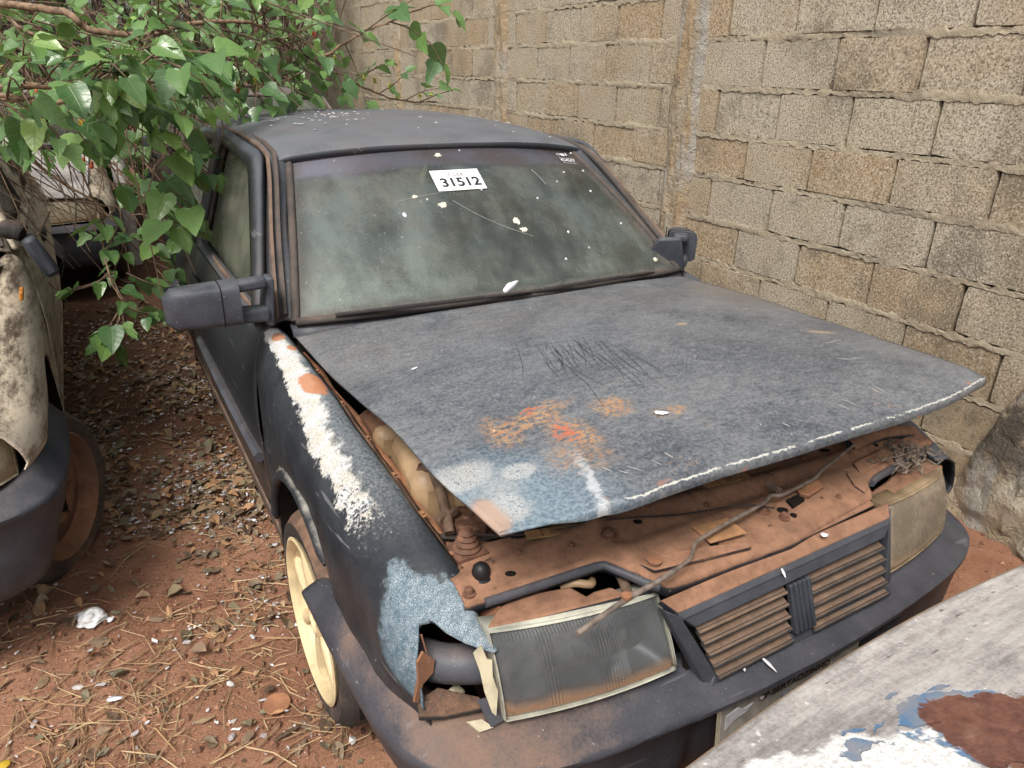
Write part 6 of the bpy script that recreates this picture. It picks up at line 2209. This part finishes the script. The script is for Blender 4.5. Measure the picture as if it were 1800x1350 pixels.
# deeper layer that closes the view to the back
for k in range(200):
    x, y = tr.uniform(-2.1, .35), tr.uniform(3.2, 6.6)
    z = tr.uniform(1.05, 2.35)
    if z < 1.62 - .25 * (y - 3.2) / 3 and x > -.55 - .1 * (y - 3.2):
        continue
    if z < 1.36 and x > -1.5:
        continue
    d = Vector((tr.uniform(-.7, 1), tr.uniform(-1, .2), tr.uniform(-.8, .3))).normalized()
    L = tr.uniform(.2, .45)
    p = Vector((x, y, z))
    leafy([tuple(p), tuple(p + d * L * .5 + Vector((0, 0, .04))), tuple(p + d * L)], .10, .055)
# bare hanging twigs in the gap between the cars
for k in range(260):
    x, y = tr.uniform(-1.75, -.45), tr.uniform(2.2, 4.8)
    z = tr.uniform(1.0, 1.85)
    p = Vector((x, y, z))
    L = tr.uniform(.25, .75)
    d = Vector((tr.uniform(-.2, .8), tr.uniform(-.6, .3), tr.uniform(-.9, -.1))).normalized()
    pts = cr([tuple(p), tuple(p + d * L * .5 + Vector((tr.gauss(0, .03), 0, tr.gauss(0, .03)))), tuple(p + d * L)], 9)
    TWIG.tube([tuple(q) for q in pts], [.0035 * (1 - .6 * i / 9) for i in range(9)], 5)
for v in range(len(TWIG.v)):
    q = TWIG.v[v]
    TWIG.v[v] = (q[0] - TL.x, q[1] - TL.y, q[2] - TL.z)
tw = TWIG.build('twigs', 'twig', tree, 0)
tag(tw, kind='stuff')
VIEW = [cam.matrix_world.inverted() @ m4.to_translation() for m4, _ in LEAVES]
score = []
for i, (m4, k) in enumerate(LEAVES):
    c = VIEW[i]
    inside = c.z < 0 and abs(c.x / -c.z) < .74 and abs(c.y / -c.z) < .56
    score.append((0 if inside else 1, (m4.to_translation() - CAMP).length / m4.to_scale().x, i))
score.sort()
one = [s[2] for s in score[:300]]
rest = [s[2] for s in score[300:]]
for i in one:
    m4, k = LEAVES[i]
    o = bpy.data.objects.new('leaf', LEAFMESH[k][0])
    COL.objects.link(o)
    o.parent = tree
    o.matrix_basis = Matrix.Translation(-TL) @ m4
v, f, uv = [], [], []
for i in rest:
    m4, k = LEAVES[i]
    b0 = len(v)
    _, lv, lf, lu = LEAFMESH[k]
    v += [tuple((m4 @ Vector(p)) - TL) for p in lv]
    f += [[b0 + q for q in fc] for fc in lf]
    uv += lu
me = bpy.data.meshes.new('foliage')
me.from_pydata(v, [], f)
ul = me.uv_layers.new(name='UVMap')
idx = np.zeros(len(me.loops), int)
me.loops.foreach_get('vertex_index', idx)
ul.data.foreach_set('uv', np.array(uv, np.float32)[idx].ravel())
me.shade_smooth()
fo = link('foliage', me, 'leafstuff', tree, 0)
tag(fo, kind='stuff')
# mulberries


def berry(p, mat, r=.009):
    q = random.Random(int(abs(p[0]) * 1e4) + int(abs(p[2]) * 1e3))
    m = MB()
    for k in range(9):
        a, h = q.uniform(0, 6.28), q.uniform(-1, 1)
        c = (p[0] + math.cos(a) * r * .6, p[1] + math.sin(a) * r * .6, p[2] + h * r * 1.2)
        m.lathe([(0, -r * .55), (r * .5, -r * .25), (r * .55, 0), (r * .5, r * .25), (0, r * .55)], c, 'z', 7)
    for i in range(len(m.v)):
        m.v[i] = (m.v[i][0] - TL.x, m.v[i][1] - TL.y, m.v[i][2] - TL.z)
    m.build('berry', mat, tree, 80)


for (x, y, z, g) in ((-1.135, 1.69, 1.43, 0), (-1.128, 1.68, 1.40, 0), (-1.14, 1.66, 1.37, 0), (-1.12, 1.72, 1.46, 0), (-.50, 2.33, 1.48, 1), (-.505, 2.33, 1.455, 0), (-.43, 2.36, 1.485, 1), (-.425, 2.36, 1.46, 1), (-.66, 2.1, 1.15, 0), (-.87, 2.1, 1.12, 1),
                     (-1.19, 1.72, 1.52, 1), (-1.20, 1.70, 1.50, 1), (.10, 2.66, 1.50, 1), (.14, 2.64, 1.49, 1), (.29, 2.76, 1.42, 1), (.44, 2.84, 1.42, 1), (.50, 2.84, 1.43, 1), (-1.05, 2.05, 1.25, 0), (-1.03, 2.03, 1.24, 0), (-.14, 2.55, 1.66, 0), (-.05, 2.58, 1.58, 1), (.24, 2.72, 1.47, 1)):
    berry((x, y, z), 'berrygreen' if g else 'berry', .008)

# thicket closing the yard behind the tree: one uncountable mass
TH = MB()
th = random.Random(77)
for k in range(1500):
    x = th.uniform(-7, 1.2)
    y = th.uniform(7.2, 9.5)
    h = th.uniform(.8, 3.4)
    lean = Vector((th.uniform(-.5, .5), th.uniform(-.4, .2), 1)).normalized()
    p = Vector((x, y, th.uniform(0, 1.8)))
    pts = [tuple(p), tuple(p + lean * h * .5 + Vector((th.gauss(0, .08), 0, 0))), tuple(p + lean * h)]
    TH.tube(pts, [.010, .007, .003], 4)
thk = TH.build('brush_thicket', 'twig', None, 0)
tag(thk, 'tangle of dry brown stems closing the yard behind the tree', 'thicket', kind='stuff')
v, f, uv = [], [], []
for k in range(5200):
    p = Vector((th.uniform(-7, 1.3), th.uniform(6.7, 9.3), th.uniform(0.2, 4.2)))
    d = Vector((th.uniform(-1, 1), th.uniform(-1, .2), th.uniform(-1, .2))).normalized()
    x = d.cross(Vector((th.gauss(0, .4), -.4, 1))).normalized()
    z = x.cross(d)
    s = th.uniform(.09, .17)
    _, lv, lf, lu = LEAFMESH[k % 10]
    b0 = len(v)
    v += [tuple(p + (x * q[0] + d * q[1] + z * q[2]) * s) for q in lv]
    f += [[b0 + q for q in fc] for fc in lf]
    uv += lu
me = bpy.data.meshes.new('thicket_leaves')
me.from_pydata(v, [], f)
ul = me.uv_layers.new(name='UVMap')
idx = np.zeros(len(me.loops), int)
me.loops.foreach_get('vertex_index', idx)
ul.data.foreach_set('uv', np.array(uv, np.float32)[idx].ravel())
to = link('thicket_leaves', me, 'leafstuff', thk, 0)
tag(to, kind='stuff')

# ------------------------------------------------------------------ litter on the soil
def scatter(name, label, cat, mat, gen):
    V, F, Rn = [], [], []
    for verts, faces, rv in gen:
        b0 = len(V)
        V += verts
        F += [[b0 + q for q in fc] for fc in faces]
        Rn += [rv] * len(verts)
    me = bpy.data.meshes.new(name)
    me.from_pydata(V, [], F)
    at = me.attributes.new('rnd', 'FLOAT', 'POINT')
    at.data.foreach_set('value', np.array(Rn, np.float32))
    o = link(name, me, mat, None, 0)
    tag(o, label, cat, kind='stuff')
    return o


lr = random.Random(99)


def spot(dense_back=True):
    while True:
        x = lr.uniform(-1.75, -.40)
        y = lr.triangular(.25, 5.0, 1.6)
        k = .35 + .65 * (1 if y > 1.7 else .35)
        k *= .25 + 1.1 * max(0, fbm((x, y, 2), 2.2) + .30)
        k *= .45 + .55 * min(1, abs(x + 1.08) / .22)
        if y < 1.75:
            k *= .65 if x > -1.10 else .30
        if lr.random() < k:
            return x, y


def gen_leaf(n):
    for _ in range(n):
        x, y = spot()
        z = gz(x, y) + lr.uniform(.002, .014)
        s = lr.choice([lr.uniform(.005, .014), lr.uniform(.008, .022), lr.uniform(.012, .032), lr.uniform(.02, .050)])
        a = lr.uniform(0, 6.28)
        ca, sa = math.cos(a), math.sin(a)
        w = lr.uniform(.25, .5)
        cu = lr.uniform(-.4, 1.2)
        tlt = (lr.gauss(0, .35), lr.gauss(0, .35))
        vs = []
        for (u, t) in ((0, -.5), (w * .8, -.25), (w, .05), (w * .6, .32), (0, .5), (-w * .6, .32), (-w, .05), (-w * .8, -.25), (0, 0)):
            uu, tt = u * s * lr.uniform(.75, 1.15), t * s * 1.2
            zz = z + abs(u) * s * cu + tlt[0] * uu + tlt[1] * tt + lr.uniform(0, .12) * s
            vs.append((x + uu * ca - tt * sa, y + uu * sa + tt * ca, max(zz, gz(x, y) + .001)))
        yield vs, [(i, (i + 1) % 8, 8) for i in range(8)], lr.random()


def gen_chaff(n):
    for _ in range(n):
        x, y = lr.uniform(-1.75, -.40), lr.triangular(.2, 4.5, 1.0)
        if fbm((x, y, 6), 3.0) + lr.uniform(-.4, .6) < 0:
            continue
        s = lr.uniform(.0015, .006)
        a = lr.uniform(0, 6.28)
        ca, sa = math.cos(a) * s, math.sin(a) * s
        el = lr.uniform(.25, .8)
        z = gz(x, y) + lr.uniform(.003, .008)
        yield [(x + ca, y + sa, z + lr.uniform(-.002, .002)), (x - sa * el, y + ca * el, z), (x - ca, y - sa, z + lr.uniform(-.002, .002)), (x + sa * el, y - ca * el, z + .001)], [(0, 1, 2, 3)], lr.random()


def gen_straw(n):
    for _ in range(n):
        if lr.random() < .8:
            x, y = lr.uniform(-1.6, -.5), abs(lr.gauss(0.55, .45)) + .15
            if fbm((x, y, 9), 2.6) + lr.uniform(-.25, .45) < 0:
                continue
        else:
            x, y = spot()
        L = lr.choice([lr.uniform(.02, .05), lr.uniform(.03, .10), lr.uniform(.06, .20)])
        a = lr.uniform(0, 6.28)
        z = gz(x, y) + lr.uniform(.003, .012)
        w = lr.uniform(.0006, .0022)
        dx, dy = math.cos(a), math.sin(a)
        bend = lr.uniform(-.15, .15) * L
        P = []
        for t in (-.5, 0, .5):
            k = bend * (1 - 4 * t * t)
            P.append((x + dx * L * t - dy * k, y + dy * L * t + dx * k, z + (.004 if t == 0 else lr.uniform(-.002, .006))))
        vs = []
        for p in P:
            vs += [(p[0] - dy * w, p[1] + dx * w, p[2]), (p[0] + dy * w, p[1] - dx * w, p[2]), (p[0], p[1], p[2] + w * 1.3)]
        fs = []
        for i in (0, 1):
            b_ = i * 3
            fs += [(b_, b_ + 3, b_ + 5, b_ + 2), (b_ + 2, b_ + 5, b_ + 4, b_ + 1)]
        yield vs, fs, lr.random()


def gen_bits(n):
    for _ in range(n):
        x, y = spot()
        s = lr.choice([.003, .005, .007, .012]) * lr.uniform(.6, 1.3)
        a = lr.uniform(0, 6.28)
        ca, sa = math.cos(a), math.sin(a)
        z = gz(x, y) + lr.uniform(.006, .014)
        el = lr.uniform(.2, .7)
        vs = []
        for k in range(6):
            q = k * math.pi / 3
            u, t = math.cos(q) * s, math.sin(q) * s * el
            vs.append((x + u * ca - t * sa, y + u * sa + t * ca, z + lr.uniform(-.3, .3) * s))
        vs.append((x, y, z + .25 * s))
        yield vs, [(i, (i + 1) % 6, 6) for i in range(6)], lr.random()


def gen_crumb(n):
    for _ in range(n):
        x, y = lr.uniform(-1.7, 1.5), lr.triangular(-.1, 4.5, .7)
        s = lr.choice([.003, .004, .006, .010]) * lr.uniform(.6, 1.4)
        z = gz(x, y) + s * .3
        vs = [(x + s * lr.uniform(.6, 1), y, z), (x, y + s * lr.uniform(.6, 1), z), (x - s, y, z), (x, y - s, z), (x, y, z + s * .8), (x, y, z - s)]
        yield vs, [(0, 1, 4), (1, 2, 4), (2, 3, 4), (3, 0, 4), (1, 0, 5), (2, 1, 5), (3, 2, 5), (0, 3, 5)], lr.random()


scatter('leaf_litter', 'brown and grey dead leaves strewn over the red soil', 'leaf litter', 'brownleaf', gen_leaf(6400))
scatter('soil_chaff', 'fine brown chaff and leaf crumbs over the soil', 'chaff', 'brownleaf', gen_chaff(14000))
scatter('straw_litter', 'dry straw and stalks on the soil beside the front wheel', 'straw', 'straw', gen_straw(3400))
scatter('petal_litter', 'small pale petals and feather scraps on the soil', 'litter', 'bits', gen_bits(4200))
scatter('soil_crumbs', 'loose crumbs of red soil', 'soil', 'pebble', gen_crumb(5200))

# single things lying about
pr_ = random.Random(8)


def crumple(name, label, cat, c, r, mat, flat=.45, seed=1):
    bm = bmesh.new()
    bmesh.ops.create_icosphere(bm, subdivisions=3, radius=1)
    for v_ in bm.verts:
        p = v_.co.copy()
        k = 1 + .45 * mnoise.noise(p * 1.7 + Vector((seed, 0, 0))) + .30 * abs(mnoise.noise(p * 4 + Vector((0, seed, 0))))
        v_.co = Vector((p.x * r * k * 1.2, p.y * r * k * .9, max(-.1, p.z * flat) * r * k))
    me = bpy.data.meshes.new(name)
    bm.to_mesh(me)
    bm.free()
    o = link(name, me, mat, None, 12)
    o.location = c
    tag(o, label, cat)
    return o


crumple('crumpled_paper', 'crumpled white paper lying on red soil between the cars', 'paper', (-1.272, 1.375, gz(-1.272, 1.375) + .010), .033, 'paper', .75, 3)
crumple('paper_scrap', 'small white scrap just right of the crumpled paper', 'paper', (-1.228, 1.365, gz(-1.228, 1.365) + .006), .011, 'paper', .3, 5)
x, y = -.865, .831
d = MB().lathe([(.034, 0), (.036, .004), (.034, .007), (.028, .0055), (0, .006)], (x, y, gz(x, y) + .006), 'z', 28).build('rusty_lid', 'rust', None, 40)
tag(d, 'round flat rusty lid lying in straw beside the front wheel', 'lid')
bx = MB().lathe([(.012, 0), (.013, .004), (.010, .006), (0, .006)], (-1.475, .975, gz(-1.475, .975) + .006), 'z', 14).build('bottle_top', 'yellowplate', None, 40)
tag(bx, 'small yellow cap on the soil at the bottom left corner', 'cap')


def feather(name, label, p, d, L, n=(0, 0, 1), w=.18, mat='feather', cat='feather'):
    d = Vector(d).normalized()
    n = Vector(n).normalized()
    s = d.cross(n).normalized()
    n = s.cross(d)
    P = []
    q = random.Random(int(p[0] * 1000) + int(L * 1e4))
    V = []
    k = 9
    for i in range(k):
        t = i / (k - 1)
        ww = L * w * math.sin(math.pi * min(1, t * .9 + .12)) ** .7
        cv = .18 * L * t * t
        for j, u in enumerate((-1, 0, 1)):
            V.append(tuple(Vector(p) + d * L * t + s * (ww * u * q.uniform(.8, 1.1) + cv) + n * (.0035 + (.04 * L if u == 0 else .02 * L * q.random()))))
    F = []
    for i in range(k - 1):
        for j in range(2):
            a = i * 3 + j
            F.append((a, a + 1, a + 4, a + 3))
    me = bpy.data.meshes.new(name)
    me.from_pydata(V, [], F)
    o = link(name, me, mat, None, 60, [('solid0', .0006)])
    tag(o, label, cat)
    return o


feather('feather', 'white curved feather on the front bumper below the badge', (-.105, -.012, .527), (.5, -1, -.45), .034, (0, -.5, 1), .11)
feather('feather', 'tiny white feather on the bumper, left of the curved one', (-.145, .004, .529), (-.2, -1, -.45), .024, (0, -.5, 1), .25)
feather('feather', 'white feather scrap on top of the grille, right of the badge', (.075, .040, .712), (1, .1, -.1), .020, (0, -.3, 1), .3)
feather('feather', 'white wisp on the grille edge above the badge', (-.055, .022, .694), (.1, -.5, -.5), .018, (0, -.5, 1), .2)
feather('feather', 'white feather tuft on the bonnet beyond the rust patch', (-.20, .250, hood_z(-.20, .25)), (1, -.3, 0), .028, (0, 0, 1), .35)
feather('feather', 'thin white feather at the rear left of the bonnet', (-.500, .715, hood_z(-.5, .715)), (.8, .6, 0), .020, (0, 0, 1), .2)
feather('feather', 'white feather caught at the windscreen foot by the wiper', (-.075, 1.060, .960), (.6, .1, .5), .055, (0, -1, .5), .2)
feather('feather', 'dark grey feather on the straw near the front wheel', (-.90, .715, gz(-.9, .715) + .008), (1, .35, .05), .075, (0, 0, 1), .10, 'stickerdark')
feather('feather', 'long white petal in the straw at lower left', (-1.25, 1.06, gz(-1.25, 1.06) + .008), (1, -.1, 0), .040, (0, 0, 1), .25)
# fallen leaf and petals on the roof
feather('fallen_leaf', 'single green leaf lying on the car roof', (.02, 2.45, 1.388), (1, -.2, 0), .075, (0, 0, 1), .2, 'leaf', 'leaf')


def gen_roof(n):
    for _ in range(n):
        x, y = (lr.gauss(-.23, .09), lr.gauss(2.12, .10)) if lr.random() < .6 else (lr.uniform(-.4, .5), lr.uniform(1.62, 2.6))
        if abs(x) > .5:
            continue
        t = abs(x) / .565
        zc = float(np.interp(y, [1.545, 1.62, 1.9, 2.3, 2.65], [1.322, 1.342, 1.372, 1.384, 1.372]))
        z = zc - .066 * (.42 * t * t + .58 * t ** 8) + .003
        s = lr.uniform(.003, .008)
        vs = []
        for k in range(6):
            q = k * math.pi / 3
            vs.append((x + math.cos(q) * s * lr.uniform(.7, 1.4), y + math.sin(q) * s * lr.uniform(.6, 1), z))
        vs.append((x, y, z + .002))
        yield vs, [(i, (i + 1) % 6, 6) for i in range(6)], lr.random()


scatter('roof_petals', 'white bird mess and petals scattered on the dark roof', 'litter', 'bits', gen_roof(70))
